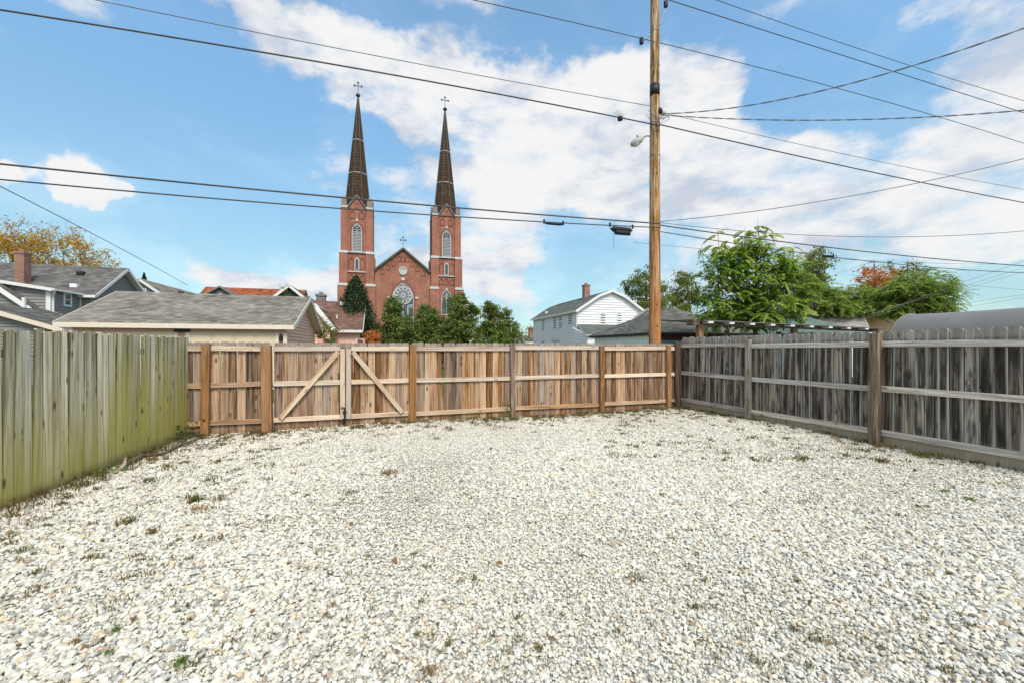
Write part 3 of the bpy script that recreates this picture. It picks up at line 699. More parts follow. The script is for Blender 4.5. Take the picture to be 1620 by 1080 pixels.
# projecting wing: its roof falls to the right, rake to the alley, eave running back to the main house
yb, xr = -2.25, -1.0
c1_ = front(83, 456, HO, yb - .3); c0_ = front(0, 443, HO, yb - .3)
sl = (c0_[1] - c1_[1]) / (c1_[0] - c0_[0]); xe, ze_ = c1_[0], c1_[1]; xr = xe - .3; xl = xe - 8.5
zt_ = lambda x: ze_ + sl * (xe - x)
m = MB(); m.M = at(xl, yb, 0); lap(m, [(0, 1.0), (xr - xl, 1.0), (xr - xl, zt_(xr) - .18), (0, zt_(xl) - .18)], .2)
m.M = at(xr, yb, R(90)); lap(m, [(0, 1.0), (2.6, 1.0), (2.6, ze_ - .12), (0, ze_ - .12)], .2)
bay = part('wing_wall', m, M['grey_siding'], hs)
m = MB(); m.box(xr - .2, xr + .035, yb - .045, yb + .2, 1.0, zt_(xr) - .2); part('corner_board', m, M['white_paint'], bay)
P = [(xe, yb - .3, ze_), (xe, 1.2, ze_), (xl, 1.2, zt_(xl)), (xl, yb - .3, zt_(xl))]
o = roof_plane(hs, P, 'slate_shingle', .14, .2, .35, trim='white_paint')
m = MB(); m.bar((xe, yb - .315, ze_ - .1), (xl, yb - .315, zt_(xl) - .1), .04, .2); part('rake_board', m, M['white_paint'], o)
m = MB(); m.bar((xe + .05, yb - .3, ze_ - .08), (xe + .05, .6, ze_ - .08), .1, .14); part('gutter', m, M['white_paint'], hs)
m = MB(); m.tube([(xe + .05, yb - .2, ze_ - .12), (xe - .02, yb - .1, ze_ - .3), (xr + .09, yb + .1, ze_ - .5), (xr + .09, yb + .1, 1.5)], .05, 8); part('downpipe', m, M['white_paint'], hs)
Ms = at(xr, yb, R(90)); sy = lambda px, py: side(px, py, HO, xr + .02)
a = sy(102, 482); b = sy(110.5, 467); window(hs, a[0] - yb, b[0] - yb, a[1], b[1], .12, Mx=Ms, proud=.07)
a = sy(128, 490); b = sy(141, 469)
m = MB(); m.M = Ms; m.box(a[0] - yb, b[0] - yb, -.06, .02, 2.5, b[1]); o = part('door', m, M['glass'], hs)
m = MB(); m.M = Ms
m.box(a[0] - yb - .13, a[0] - yb, -.09, 0, 2.5, b[1] + .1); m.box(b[0] - yb, b[0] - yb + .13, -.09, 0, 2.5, b[1] + .1); part('door_frame', m, M['white_paint'], o)
# small gabled porch against the wing
ylw = yb - .95
q = lambda px, py, yl=ylw: front(px, py, HO, yl)
ex, ez = q(72, 504); ix, iz = q(0, 456); sl = (iz - ez) / (ex - ix)
half = 4.6; rx_, rz_ = ex - half, ez + sl * half
P = [(ex, ylw, ez), (ex, yb - .03, ez), (rx_, yb - .03, rz_), (rx_, ylw, rz_)]
o = roof_plane(hs, P, 'slate_shingle', .14, .2, .35, trim='white_paint')
P2_ = [(rx_ - half, yb - .03, ez), (rx_ - half, ylw, ez), (rx_, ylw, rz_), (rx_, yb - .03, rz_)]
roof_plane(hs, P2_, 'slate_shingle', .14, .2, .35, trim='white_paint')
m = MB(); m.bar((ex + .02, ylw - .015, ez - .1), (rx_, ylw - .015, rz_ - .1), .05, .24); part('rake_board', m, M['white_paint'], o)
m = MB(); m.M = at(rx_ - half + .3, ylw + .3, 0); lap(m, [(0, -.2), (2 * half - .6, -.2), (2 * half - .6, ez + .05), (half - .3, rz_ - .3), (0, ez + .05)], .2)
m.M = at(ex - .3, ylw + .3, R(90)); lap(m, [(0, -.2), (.7, -.2), (.7, ez), (0, ez)], .2)
wing = part('porch_wall', m, M['grey_siding'], hs)
a = q(41, 478); m = MB(); m.box(a[0] - .07, a[0] + .07, ylw - .2, ylw - .06, a[1] - .5, a[1] + .25); m.box(a[0] - .07, a[0] + .22, ylw - .2, ylw - .06, a[1] - .55, a[1] - .42); part('vent_pipe', m, M['white_paint'], hs)
a = q(48, 500); m = MB(); m.box(a[0] - .09, a[0] + .09, ylw + .2, ylw + .32, -.1, a[1] + .3); part('corner_board', m, M['white_paint'], wing)
m = MB(); m.tube([(ex - .1, ylw + .1, ez - .15), (ex - .35, ylw + .16, ez - .5), (ex - .75, ylw + .2, ez - .62), (ex - .8, ylw + .2, .3)], .06, 8); part('downpipe', m, M['white_paint'], wing)
chimney(hs, front(36, 430, HO, .9)[0], .9, .52, 5.0, front(36, 399, HO, .9)[1], dp=.6)
for px, py in ((128, 427), (118, 454)):
    yy = 2.5 if py < 440 else .9; a = front(px, py, HO, yy); zz_ = 5.2 + yy * .69
    m = MB(); m.box(a[0] - .2, a[0] + .2, yy - .15, yy + .15, zz_ - .05, zz_ + .22); part('roof_vent', m, M['black' if py < 440 else 'white_paint'], hs)

# low shed beyond the mossy fence
SO = (-20.75, 19.0)
sh = thing('shed', 'low shed with a worn grey roof beyond the mossy fence', 'shed', (*SO, 0), TH)
gable_body(sh, -7, 0, 0, 4.5, 2.42, 3.6, 'y', 'grey_siding', 'worn_shingle', 'trim_cream', .3, .3, .15, .35, .2)

# white gabled house behind the pink garage
gO = tuple(W3(219, 0, 36).xy)
sg = thing('white_gable_house', 'small gable with white trim and a round headed vent behind the pink garage', 'house', (*gO, 0), TH)
zr_ = W3(213, 440, 36).z; gable_body(sg, -2.3, 2.3, 0, 13, zr_ - 1.75, zr_, 'y', 'grey_siding', 'grey_shingle', 'white_paint', .25, .3, .16, .4, .22)
window(sg, -.35, .35, zr_ - 1.75, zr_ - .95, .1, Mx=at(0, .3, 0), mullion=False)
for yy in (4.5, 8.5):
    m = MB(); m.box(1.0, 1.35, yy, yy + .4, zr_ - .9, zr_ - .55); part('roof_vent', m, M['black'], sg)

# orange tiled house with dormer
tO = tuple(W3(300, 0, 44).xy)
tl = thing('tiled_house', 'house with a stained orange tile roof and grey dormer', 'house', (*tO, 0), TH)
za = W3(300, 450, 46).z
gable_body(tl, 0, 10.6, 0, 8, za - 2.6, za, 'x', 'pink_siding', 'tile', 'dark_red_paint', .3, .2, .2, .3, .25)
a = front(352, 462, tO, 1.2); dx = a[0]; zd = front(352, 453, tO, .6)[1]
m = MB(); m.M = at(dx - 1.25, .6, 0); lap(m, [(0, za - 2.6), (2.5, za - 2.6), (2.5, zd - .9), (1.25, zd - .1), (0, zd - .9)], .16); dm_ = part('dormer', m, M['slate_shingle'], tl)
for sgn in (-1, 1):
    m = MB(); P = [(dx + sgn * 1.6, .35, zd - 1.05), (dx + sgn * 1.6, 4, zd - 1.05), (dx, 4, zd), (dx, .35, zd)]
    m.slab(P if sgn > 0 else P[::-1], .12); part('roof', m, M['slate_shingle'], dm_)
    m = MB(); m.bar((dx + sgn * 1.62, .33, zd - 1.12), (dx, .33, zd - .08), .06, .16); part('rake_board', m, M['grey_shingle'], dm_)
def arch(cx, z0, zs, hw, n=7, k=1.0):
    """pointed arch outline (x, z), counter-clockwise from the lower left; zs = springing; k = pointedness"""
    r_ = hw * (1 + k); c = hw * k; pts = [(cx - hw, z0), (cx + hw, z0)]
    te = math.acos(c / r_)
    pts += [(cx - c + r_ * math.cos(te * i / n), zs + r_ * math.sin(te * i / n)) for i in range(n + 1)]
    pts += [(cx + c - r_ * math.cos(te * i / n), zs + r_ * math.sin(te * i / n)) for i in range(n - 1, -1, -1)]
    return pts
def arch_top(zs, hw, k=1.0): return zs + math.sqrt((hw * (1 + k)) ** 2 - (hw * k) ** 2)
m = MB(); m.ring(arch(dx, zd - 2.0, zd - 1.35, .48, 5, .05), arch(dx, zd - 1.9, zd - 1.35, .36, 5, .05), .50, .60); wn_ = part('window', m, M['white_paint'], dm_)
m = MB(); m.prism(arch(dx, zd - 1.9, zd - 1.35, .36, 5, .05), .54, .59); part('pane', m, M['glass_blue'], tl)
m = MB(); m.box(dx - .03, dx + .03, .51, .54, zd - 1.9, zd - 1.0); m.box(dx - .36, dx + .36, .51, .538, zd - 1.5, zd - 1.44); part('glazing_bar', m, M['white_paint'], dm_)

# dark gable with vine
vO = tuple(W3(457, 0, 34).xy)
vh = thing('dark_gable_house', 'house with dark vine grown gable and pale rakes behind the garage ridge', 'house', (*vO, 0), TH)
zv = W3(455, 450, 34).z
gable_body(vh, -2.6, 2.6, 0, 9, zv - 2.2, zv, 'y', 'dark_wall', 'brown_shingle', 'white_paint', .3, .35, .18, .35, .22)

# brown roofed house
bO = (-14.2, 27.3)
bh = thing('brown_roof_house', 'small pink house with a brown shingle roof beside the pointed evergreen', 'house', (*bO, 0), TH)
xr = front(574, 520, bO, 0)[0]; zb = front(560, 522, bO, 0)[1]
zt_ = front(535, 477, bO, 3.2)[1]
bw = gable_body(bh, xr - 5.2, xr, 0, 6.4, zb, zt_, 'x', 'pink_siding', 'brown_shingle', 'white_paint', .35, .3, .13, .3, .17)
a = front(497, 480, bO, -2.2); b = front(528, 519, bO, -2.2); hw_ = b[0] - a[0]; sl = (a[1] - b[1]) / hw_
# front wing, its rake facing the alley
for sgn in (1, -1):
    ex = a[0] + sgn * hw_; P = [(ex, -2.2, b[1]), (ex, 2.5, b[1]), (a[0], 2.5, a[1]), (a[0], -2.2, a[1])]
    P = P if sgn > 0 else P[::-1][2:] + P[::-1][:2]
    o = roof_plane(bh, P, 'brown_shingle', .14, .17, .3, trim='white_paint')
    m = MB(); m.bar((ex, -2.215, b[1] - .09), (a[0], -2.215, a[1] - .09), .04, .26); part('rake_board', m, M['white_paint'], o)
m = MB(); m.M = at(a[0] - hw_ + .3, -1.9, 0); lap(m, [(0, -.2), (2 * hw_ - .6, -.2), (2 * hw_ - .6, b[1] + .0), (hw_ - .3, a[1] - .3), (0, b[1] + .0)], .13); part('wing_wall', m, M['pink_siding'], bh)
aa = front(543, 540, bO, .33); window(bh, aa[0] + .9, aa[0] + 1.3, 1.2, 2.1, .1, Mx=at(0, bw[2], 0))
m = MB(); m.tube([(b[0] + .0, -2.1, b[1] - .1), (b[0] - .3, -1.95, b[1] - .3), (b[0] - .32, -1.95, .2)], .045, 8); part('downpipe', m, M['white_paint'], bh)
aa = front(508, 476, bO, 4.0); chimney(bh, aa[0], 4.0, .62, zt_ - .8, front(508, 466, bO, 4.0)[1], 'pinnacle')
aa = front(543, 480, bO, 2.8); m = MB(); m.box(aa[0] - .2, aa[0] + .2, 2.6, 2.9, zt_ - .35, zt_ - .1); part('roof_vent', m, M['white_paint'], bh)
aa = front(533, 504, bO, 1.2); m = MB(); m.tube([(aa[0], 1.2, aa[1] - .4), (aa[0], 1.2, aa[1] + .25)], .05, 8); part('vent_pipe', m, M['white_paint'], bh)

# ------------------------------------------------------------------ white house and the hip roofed garage before it
wO = (6.2, 39.5)
wh = thing('white_house', 'white two storey house with a grey green gambrel roof and brick chimney', 'house', (*wO, 0), TH)
Wd, Dp, ze, zr_, zk = 7.75, 13.7, 5.15, 7.25, 6.72
kx = 2.45                                            # the kink of the roof
wm = MB()
wm.M = at(.25, .3, 0); lap(wm, [(0, -.2), (Wd - .5, -.2), (Wd - .5, ze + .0), (Wd - kx - .25, zk - .25), (Wd / 2 - .25, zr_ - .25), (kx - .25, zk - .25), (0, ze + .0)], .25, .05)
wm.M = at(.25, Dp - .3, R(-90)); lap(wm, [(0, -.2), (Dp - .6, -.2), (Dp - .6, ze - .1), (0, ze - .1)], .25, .05)
wm.M = at(Wd - .25, .3, R(90)); lap(wm, [(0, -.2), (Dp - .6, -.2), (Dp - .6, ze - .1), (0, ze - .1)], .25, .05)
part('wall', wm, M['white_siding'], wh)
for P in ([(0, Dp, ze), (0, 0, ze), (kx, 0, zk), (kx, Dp, zk)], [(kx, Dp, zk), (kx, 0, zk), (Wd / 2, 0, zr_), (Wd / 2, Dp, zr_)],
          [(Wd, 0, ze), (Wd, Dp, ze), (Wd - kx, Dp, zk), (Wd - kx, 0, zk)], [(Wd - kx, 0, zk), (Wd - kx, Dp, zk), (Wd / 2, Dp, zr_), (Wd / 2, 0, zr_)]):
    o = roof_plane(wh, P, 'green_grey_shingle', .16, .22, .4, trim='white_paint')
    f_, b_ = (P[1], P[2]) if P[0][0] < Wd / 2 else (P[0], P[3])
    m = MB(); m.bar((f_[0], -.015, f_[2] - .1), (b_[0], -.015, b_[2] - .1), .04, .24); part('rake_board', m, M['white_paint'], o)
m = MB(); m.bar((-.05, -.05, ze - .1), (-.05, Dp, ze - .1), .1, .16); part('gutter', m, M['white_paint'], wh)
m = MB(); m.tube([(-.05, .1, ze - .15), (.14, .24, ze - .5), (.14, .24, .2)], .05, 8); part('downpipe', m, M['white_paint'], wh)
for p0, p1, t_, b_ in ((797 / 4.697 + 780, 831 / 4.697 + 780, 778, 858), (921 / 4.697 + 780, 950 / 4.697 + 780, 778, 852)):
    a = front(p0, 330 + b_ / 4.697, wO, .3); b = front(p1, 330 + t_ / 4.697, wO, .3)
    window(wh, a[0], b[0], a[1], b[1], .11, Mx=at(0, .3, 0), glass='glass' if p0 < 970 else 'glass_blue', proud=.07)
for xc, hwp, t_, b_ in ((375, 6, 822, 900), (462, 6, 808, 892), (504, 6, 800, 888), (576, 7, 783, 864), (373, 8, 978, 1000), (452, 6, 975, 1000), (472, 6, 975, 1000), (490, 6, 975, 1000), (636, 6, 968, 1000), (656, 6, 968, 1000)):
    px = 780 + xc / 4.697
    y_a, z_t = side(px, 330 + t_ / 4.697, wO, .25); _, z_b = side(px, 330 + b_ / 4.697, wO, .25)
    window(wh, Dp - .3 - y_a - .42, Dp - .3 - y_a + .42, z_b, z_t, .1, Mx=at(.25, Dp - .3, R(-90)), mullion=xc > 500, proud=.07)
a = front(950.5, 462, wO, 5.0); chimney(wh, Wd / 2 - .6, 4.6, .62, 6.2, front(950.5, 452, wO, 4.6)[1])
a = front(871, 493, wO, 0); m = MB(); m.box(.7, 1.0, 10.2, 10.6, ze + .5, ze + .75); part('roof_vent', m, M['white_paint'], wh)
# lean-to on the gable side
lx0, lz0 = front(930, 529, wO, -3.2); lx1, lz1 = front(913, 513, wO, .25)
P = [(lx0 - .2, -3.2, lz0), (Wd - .6, -3.2, lz0), (Wd - .6, .2, lz1), (lx1, .2, lz1)]
roof_plane(wh, P, 'green_grey_shingle', .14, .2, .4, trim='white_paint')
m = MB(); m.M = at(lx0 + .1, -2.9, 0); lap(m, [(0, -.2), (5.2, -.2), (5.2, lz0 - .05), (0, lz0 - .05)], .25, .05)
m.M = at(lx0 + .1, .25, R(-90)); lap(m, [(0, -.2), (3.1, -.2), (3.1, lz0 - .0), (0, lz1 - .3)], .25, .05); part('lean_to_wall', m, M['white_siding'], wh)

kO = (8.1, 23.0)
hg = thing('hip_roof_garage', 'garage with a worn grey pyramid roof behind the utility pole', 'garage', (*kO, 0), TH)
kw, kd, ke, kr = 7.3, 8.4, 2.42, 4.32
c0, c1, c2, c3, ap = (0, 0, ke), (kw, 0, ke), (kw, kd, ke), (0, kd, ke), (kw / 2, kd / 2, kr)
for P in ((c0, c1, ap), (c1, c2, ap), (c2, c3, ap), (c3, c0, ap)): roof_plane(hg, list(P), 'worn_shingle', .10, .16, .32, trim='coping')
m = MB(); m.M = at(.35, kd - .35, R(-90)); lap(m, [(0, -.2), (kd - .7, -.2), (kd - .7, ke), (0, ke)], .16); part('wall', m, M['white_siding'], hg)
m = MB(); m.M = at(.35, .35, 0); lap(m, [(0, -.2), (kw - .7, -.2), (kw - .7, ke - .25), (0, ke - .25)], .16)
m.M = at(kw - .35, .35, R(90)); lap(m, [(0, -.2), (kd - .7, -.2), (kd - .7, ke), (0, ke)], .16); part('front_wall', m, M['teal_paint'], hg)
m = MB(); m.box(.3, kw - .3, .27, .33, ke - .42, ke + .02); part('frieze_eave_shade', m, M['dark_red_paint'], hg)  # dark red frieze, made taller to stand in for the shadow under the eave
for i in range(18):
    y = .15 + i * .47
    m = MB(); m.box(.02, .33, y - .025, y + .025, ke - .15, ke - .05); part('rafter_tail', m, M['coping'], hg)

def small_house(name, label, px, py, Z, wpx, dp, rise, roof, wall, trim='white_paint', axis='x', cat='house', ov=.3, ang=TH):
    o_ = W3(px, py, Z); wd = wpx / F * Z
    h = thing(name, label, cat, (o_.x, o_.y, 0), ang)
    gable_body(h, 0, wd, 0, dp, o_.z, o_.z + rise, axis, wall, roof, trim, ov, .25, .18, .4, .22)
    return h
small_house('far_grey_house', 'pale house with a grey roof just past the pole, half behind the leafy tree', 1062, 500, 36, 58, 7, 1.0, 'grey_shingle', 'white_siding')
fh = small_house('far_small_house', 'tiny distant house with dark roof between thin tree and white house', 832, 541, 60, 22, 6, 1.0, 'slate_shingle', 'white_siding')
chimney(fh, 1.7, 2.5, .8, 3, 4.6)
tH = thing('teal_roof_house', 'house with a pale teal hip roof behind the pergola', 'house', (*Vector((15.98, 22.84)), 0), TH)
tw, td, te_, tr_ = 5.7, 7.0, 2.35, 3.95
q0, q1, q2, q3, r0, r1 = (0, 0, te_), (tw, 0, te_), (tw, td, te_), (0, td, te_), (2.7, td / 2, tr_), (3.0, td / 2, tr_)
for P in ([q0, q1, r1, r0], [q1, q2, r1], [q2, q3, r0, r1], [q3, q0, r0]): roof_plane(tH, P, 'teal_shingle', .1, .18, .35)
m = MB(); m.box(.3, tw - .3, .3, td - .3, -.2, te_ - .06); part('wall', m, M['white_siding'], tH)
small_house('pale_roof_house', 'house with faded pinkish grey shingles behind the teal roof', 1281, 521, 36, 72, 5.2, 1.25, 'pale_shingle', 'pink_siding', ang=R(-32))
small_house('brown_gable_house', 'house with dull brown roof between faded roof and tarp shelter', 1448, 521, 33, 40, 7, 1.9, 'brown_shingle', 'cream_paint', 'trim_cream', 'x')
small_house('low_green_garage', 'low roof of dull green shingles at the end of the pergola', 1352, 526, 27, 75, 6, .45, 'teal_shingle', 'white_siding', cat='garage')

# ------------------------------------------------------------------ church
cO = (-21.0, 79.2)
ch = thing('church', 'red brick church with two tall slate spires and a rose window', 'church', (*cO, 0), TH)
SL = 34.0
# nave and front
m = MB(); m.prism([(-5.2, 0), (5.2, 0), (5.2, 16.2), (0, 20.45), (-5.2, 16.2)], 0, SL); nave = part('nave', m, M['church_brick'], ch)
for sgn in (-1, 1):
    m = MB(); m.bar((sgn * 5.3, -.2, 16.2), (0, -.2, 20.6), .5, .32); part('coping', m, M['coping'], nave)
    m = MB(); P = [(sgn * 6.4, .6, 15.3), (sgn * 6.4, SL + .3, 15.3), (0, SL + .3, 20.55), (0, .6, 20.55)]; m.slab(P if sgn > 0 else P[::-1], .25); part('roof', m, M['slate_shingle'], nave)
    for i in range(4):                      # stepped lancet corbels that follow the gable
        x = sgn * (.72 + i * 1.02); zt2 = 20.35 - abs(x) * .84 - .55
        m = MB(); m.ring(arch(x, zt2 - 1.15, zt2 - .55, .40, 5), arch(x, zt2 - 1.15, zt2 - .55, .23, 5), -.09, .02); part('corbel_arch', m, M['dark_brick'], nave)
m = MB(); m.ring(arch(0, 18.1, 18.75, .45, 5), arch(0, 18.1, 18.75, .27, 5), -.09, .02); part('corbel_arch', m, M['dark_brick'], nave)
circ = lambda cx, cz, r_, n=20: [(cx + r_ * math.cos(2 * math.pi * i / n), cz + r_ * math.sin(2 * math.pi * i / n)) for i in range(n)]
m = MB(); m.ring(circ(0, 16.3, .8), circ(0, 16.3, .58), -.16, .02); rd = part('roundel', m, M['stone'], nave)
m = MB(); m.prism(circ(0, 16.3, .6), -.06, .01); part('roundel_face', m, M['tracery'], ch)
hw, zs, z0 = 2.0, 11.05, 4.6
zt2 = arch_top(zs, hw, .62)
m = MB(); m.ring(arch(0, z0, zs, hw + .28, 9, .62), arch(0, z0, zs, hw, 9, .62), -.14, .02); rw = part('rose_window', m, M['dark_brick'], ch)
m = MB(); m.prism(arch(0, z0, zs, hw - .01, 9, .62), -.03, .015); part('pane', m, M['glass_blue'], rw)
m = MB(); m.ring(arch(0, z0, zs, hw - .005, 9, .62), arch(0, z0 + .12, zs, hw - .13, 9, .62), -.10, -.031); part('frame', m, M['tracery'], rw)
tz = 11.6; tr = MB()
tr.ring(circ(0, tz, 1.78, 28), circ(0, tz, 1.62, 28), -.09, -.032); tr.ring(circ(0, tz, .34, 14), circ(0, tz, .17, 14), -.088, -.032)
for k in range(12):
    a = 2 * math.pi * k / 12
    tr.bar((math.cos(a) * .33, -.06, tz + math.sin(a) * .33), (math.cos(a) * 1.62, -.06, tz + math.sin(a) * 1.62), .05, .13, (-math.sin(a), 0, math.cos(a)))
    a += math.pi / 12
    tr.ring(circ(math.cos(a) * 1.3, tz + math.sin(a) * 1.3, .34, 10), circ(math.cos(a) * 1.3, tz + math.sin(a) * 1.3, .2, 10), -.086, -.034)
for k in range(-1, 2): tr.box(k * .9 - .09, k * .9 + .09, -.085, -.033, z0 + .1, tz - 1.7)
for sx, sz_ in ((-1.45, 9.6), (1.45, 9.6), (0, 13.75)):
    tr.ring(circ(sx, sz_, .33, 10), circ(sx, sz_, .18, 10), -.084, -.033)
part('tracery', tr, M['tracery'], rw)
m = MB(); m.prism([(-.25, zt2 + .42), (.25, zt2 + .42), (.42, zt2 + .72), (.2, zt2 + .95), (-.2, zt2 + .95), (-.42, zt2 + .72)], -.16, .01); part('keystone', m, M['stone'], ch)
for sgn in (-1, 1):
    m = MB(); m.box(sgn * 2.58 - .28, sgn * 2.58 + .28, -.17, .01, 11.0, 11.35); part('impost', m, M['stone'], ch)
def cross(root, x, y, z0, hgt, wd, mat):
    m = MB(); t_ = hgt * .030; zc = z0 + hgt * .66; h2 = wd / 2
    m.tube([(x, y, z0), (x, y, z0 + hgt * .93)], t_, 6); m.tube([(x - h2 * .86, y, zc), (x + h2 * .86, y, zc)], t_, 6)
    for ex, ez in ((x - h2 * .86, zc), (x + h2 * .86, zc), (x, z0 + hgt * .93)):
        for dx_, dz_ in ((0, t_ * 2.1), (0, -t_ * 2.1), (t_ * 2.1, 0), (-t_ * 2.1, 0)):
            m.lathe([(.01, ez + dz_ - t_ * 1.7), (t_ * 1.5, ez + dz_ - t_ * .8), (t_ * 1.5, ez + dz_ + t_ * .8), (.01, ez + dz_ + t_ * 1.7)], 6, (ex + dx_, y))
    return part('cross', m, M[mat], root)
m = MB(); m.box(-.3, .3, -.3, .3, 20.5, 20.95); part('cross_base', m, M['stone'], ch)
cross(ch, 0, 0, 20.9, 2.0, 1.1, 'cross_metal')

def tower(cx):
    """one tower, everything placed about its own axis"""
    D = 5.66; yc = D / 2
    m = MB()
    m.box(-2.35, 2.35, .33, D - .33, 0, 27.7)
    T = part('tower', m, M['church_brick'], ch, (cx, 0, 0))
    # corner buttresses in three stages
    for sx in (-1, 1):
        for sy in (0, 1):
            m = MB()
            for (hw0, hw1, za_, zb_) in ((1.60, 3.32, 0, 13.3), (1.63, 3.08, 13.3, 19.4), (1.66, 2.83, 19.4, 27.6)):
                e = hw1 - 2.83
                xs = sorted((sx * hw0, sx * hw1)); ys = (-e, 1.2) if sy == 0 else (D - 1.2, D + e)
                m.box(xs[0], xs[1], ys[0], ys[1], za_, zb_)
            bt = part('buttress', m, M['church_brick'], T)
            m = MB()
            for hw1, z_ in ((3.36, 13.3), (3.12, 19.4)):
                e = hw1 - 2.83; xs = sorted((sx * 1.58, sx * hw1)); ys = (-e - .06, 1.22) if sy == 0 else (D - 1.22, D + e + .06)
                m.add([(xs[0], ys[0], z_ - .32), (xs[1], ys[0], z_ - .32), (xs[1], ys[1], z_ - .32), (xs[0], ys[1], z_ - .32),
                       (xs[0] + .03, ys[0] + .05, z_ + .15), (xs[1] - .03, ys[0] + .05, z_ + .15), (xs[1] - .03, ys[1] - .03, z_ + .15), (xs[0] + .03, ys[1] - .03, z_ + .15)],
                      [(3, 2, 1, 0), (4, 5, 6, 7), (0, 1, 5, 4), (1, 2, 6, 5), (2, 3, 7, 6), (3, 0, 4, 7)])
            part('weathering_stone', m, M['stone'], T)
            # pinnacle above the buttress
            px_, py_ = sx * 2.25, .55 if sy == 0 else D - .55
            m = MB(); m.box(px_ - .62, px_ + .62, py_ - .62, py_ + .62, 27.6, 27.95); part('pinnacle_base', m, M['stone'], T)
            m = MB()
            m.add([(px_ - .5, py_ - .5, 28.05), (px_ + .5, py_ - .5, 28.05), (px_ + .5, py_ + .5, 28.05), (px_ - .5, py_ + .5, 28.05), (px_ - .42, py_ - .42, 29.3), (px_ + .42, py_ - .42, 29.3), (px_ + .42, py_ + .42, 29.3), (px_ - .42, py_ + .42, 29.3), (px_, py_, 30.1)],
                  [(3, 2, 1, 0), (0, 1, 5, 4), (1, 2, 6, 5), (2, 3, 7, 6), (3, 0, 4, 7), (4, 5, 8), (5, 6, 8), (6, 7, 8), (7, 4, 8)])
            part('pinnacle', m, M['pinnacle'], T)
    for face in range(4):
        Mx = Matrix.Translation((0, yc, 0)) @ Matrix.Rotation(math.pi / 2 * face, 4, 'Z') @ Matrix.Translation((0, -yc, 0))
        def add_(nm, fn, mat, parent=T):
            m = MB(); m.M = Mx; fn(m); return part(nm, m, M[mat], parent)
        y = .33
        add_('string_course', lambda m: (m.box(-1.72, 1.72, y - .28, y + .02, 19.3, 19.5)), 'stone')
        add_('string_course', lambda m: (m.box(-1.72, 1.72, y - .22, y + .02, 15.65, 15.85)), 'stone')
        # louvred belfry window
        zs_ = 23.35; hw_ = .92
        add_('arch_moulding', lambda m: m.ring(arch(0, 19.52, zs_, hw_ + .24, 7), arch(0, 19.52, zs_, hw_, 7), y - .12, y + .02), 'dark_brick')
        lw = add_('belfry_window', lambda m: m.ring(arch(0, 19.52, zs_, hw_ - .004, 7), arch(0, 19.66, zs_, hw_ - .16, 7), y - .08, y + .02), 'tracery')
        add_('belfry_backing', lambda m: m.prism(arch(0, 19.6, zs_, hw_ - .15, 7), y - .012, y + .015), 'glass')
        def louv(m):
            for i in range(13):
                z_ = 19.72 + i * .285; m.add([(-.77, y - .07, z_), (.77, y - .07, z_), (.77, y - .014, z_ + .17), (-.77, y - .014, z_ + .17)], [(0, 1, 2, 3)])
                m.box(-.77, .77, y - .075, y - .05, z_ - .015, z_ + .05)
            m.box(-.05, .05, y - .09, y - .01, 19.6, 24.0)
            m.ring(circ(0, 24.2, .34, 10), circ(0, 24.2, .2, 10), y - .085, y - .014)
            for s_ in (-1, 1): m.ring(arch(s_ * .39, 22.6, 23.2, .36, 5), arch(s_ * .39, 22.6, 23.2, .28, 5), y - .087, y - .03)
        add_('louvre', louv, 'louvre_grey')
        add_('keystone', lambda m: m.box(-.2, .2, y - .16, y - .02, 25.25, 25.65), 'stone')
        # small lancet between two blind arches
        add_('lancet_window', lambda m: m.ring(arch(0, 16.0, 17.75, .42, 5), arch(0, 16.1, 17.75, .27, 5), y - .08, y + .01), 'stone')
        add_('lancet_pane', lambda m: m.prism(arch(0, 16.05, 17.75, .28, 5), y - .03, y + .01), 'glass_blue')
        for s_ in (-1, 1):
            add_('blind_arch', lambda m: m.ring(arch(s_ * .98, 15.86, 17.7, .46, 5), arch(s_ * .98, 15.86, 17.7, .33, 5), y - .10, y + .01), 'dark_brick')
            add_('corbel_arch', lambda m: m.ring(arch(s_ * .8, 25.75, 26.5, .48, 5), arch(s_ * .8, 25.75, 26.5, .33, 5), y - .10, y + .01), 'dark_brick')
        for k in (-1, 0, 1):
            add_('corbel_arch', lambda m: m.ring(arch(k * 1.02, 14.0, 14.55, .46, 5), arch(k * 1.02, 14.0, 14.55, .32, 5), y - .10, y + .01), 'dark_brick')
        # lower window
        add_('lower_window', lambda m: m.ring(arch(0, 8.0, 11.2, 1.05, 7), arch(0, 8.15, 11.2, .93, 7), y - .10, y + .01), 'tracery')
        add_('lower_pane', lambda m: m.prism(arch(0, 8.1, 11.2, .88, 7), y - .03, y + .01), 'glass_blue')
        def bars(m):
            m.box(-.05, .05, y - .07, y - .032, 8.1, 12.5); m.ring(circ(0, 12.0, .3, 10), circ(0, 12.0, .2, 10), y - .075, y - .034)
            for s_ in (-1, 1): m.ring(arch(s_ * .43, 10.4, 11.1, .41, 5), arch(s_ * .43, 10.4, 11.1, .33, 5), y - .073, y - .034)
        add_('glazing_bar', bars, 'tracery')
        add_('keystone', lambda m: m.box(-.2, .2, y - .16, y - .02, 13.0, 13.35), 'stone')
        # little gable at the foot of the spire
        add_('gablet', lambda m: m.prism([(-1.6, 27.55), (1.6, 27.55), (0, 29.75)], y - .1, y + 1.9), 'church_brick')
        add_('corbel_arch', lambda m: m.ring(arch(0, 27.7, 28.25, .36, 5), arch(0, 27.7, 28.25, .22, 5), y - .16, y - .09), 'dark_brick')
        def gab(m):
            for s_ in (-1, 1):
                m.bar((s_ * 1.72, y + .8, 27.5), (0, y + .8, 29.92), 2.2, .20)
        add_('gablet_roof', gab, 'coping')
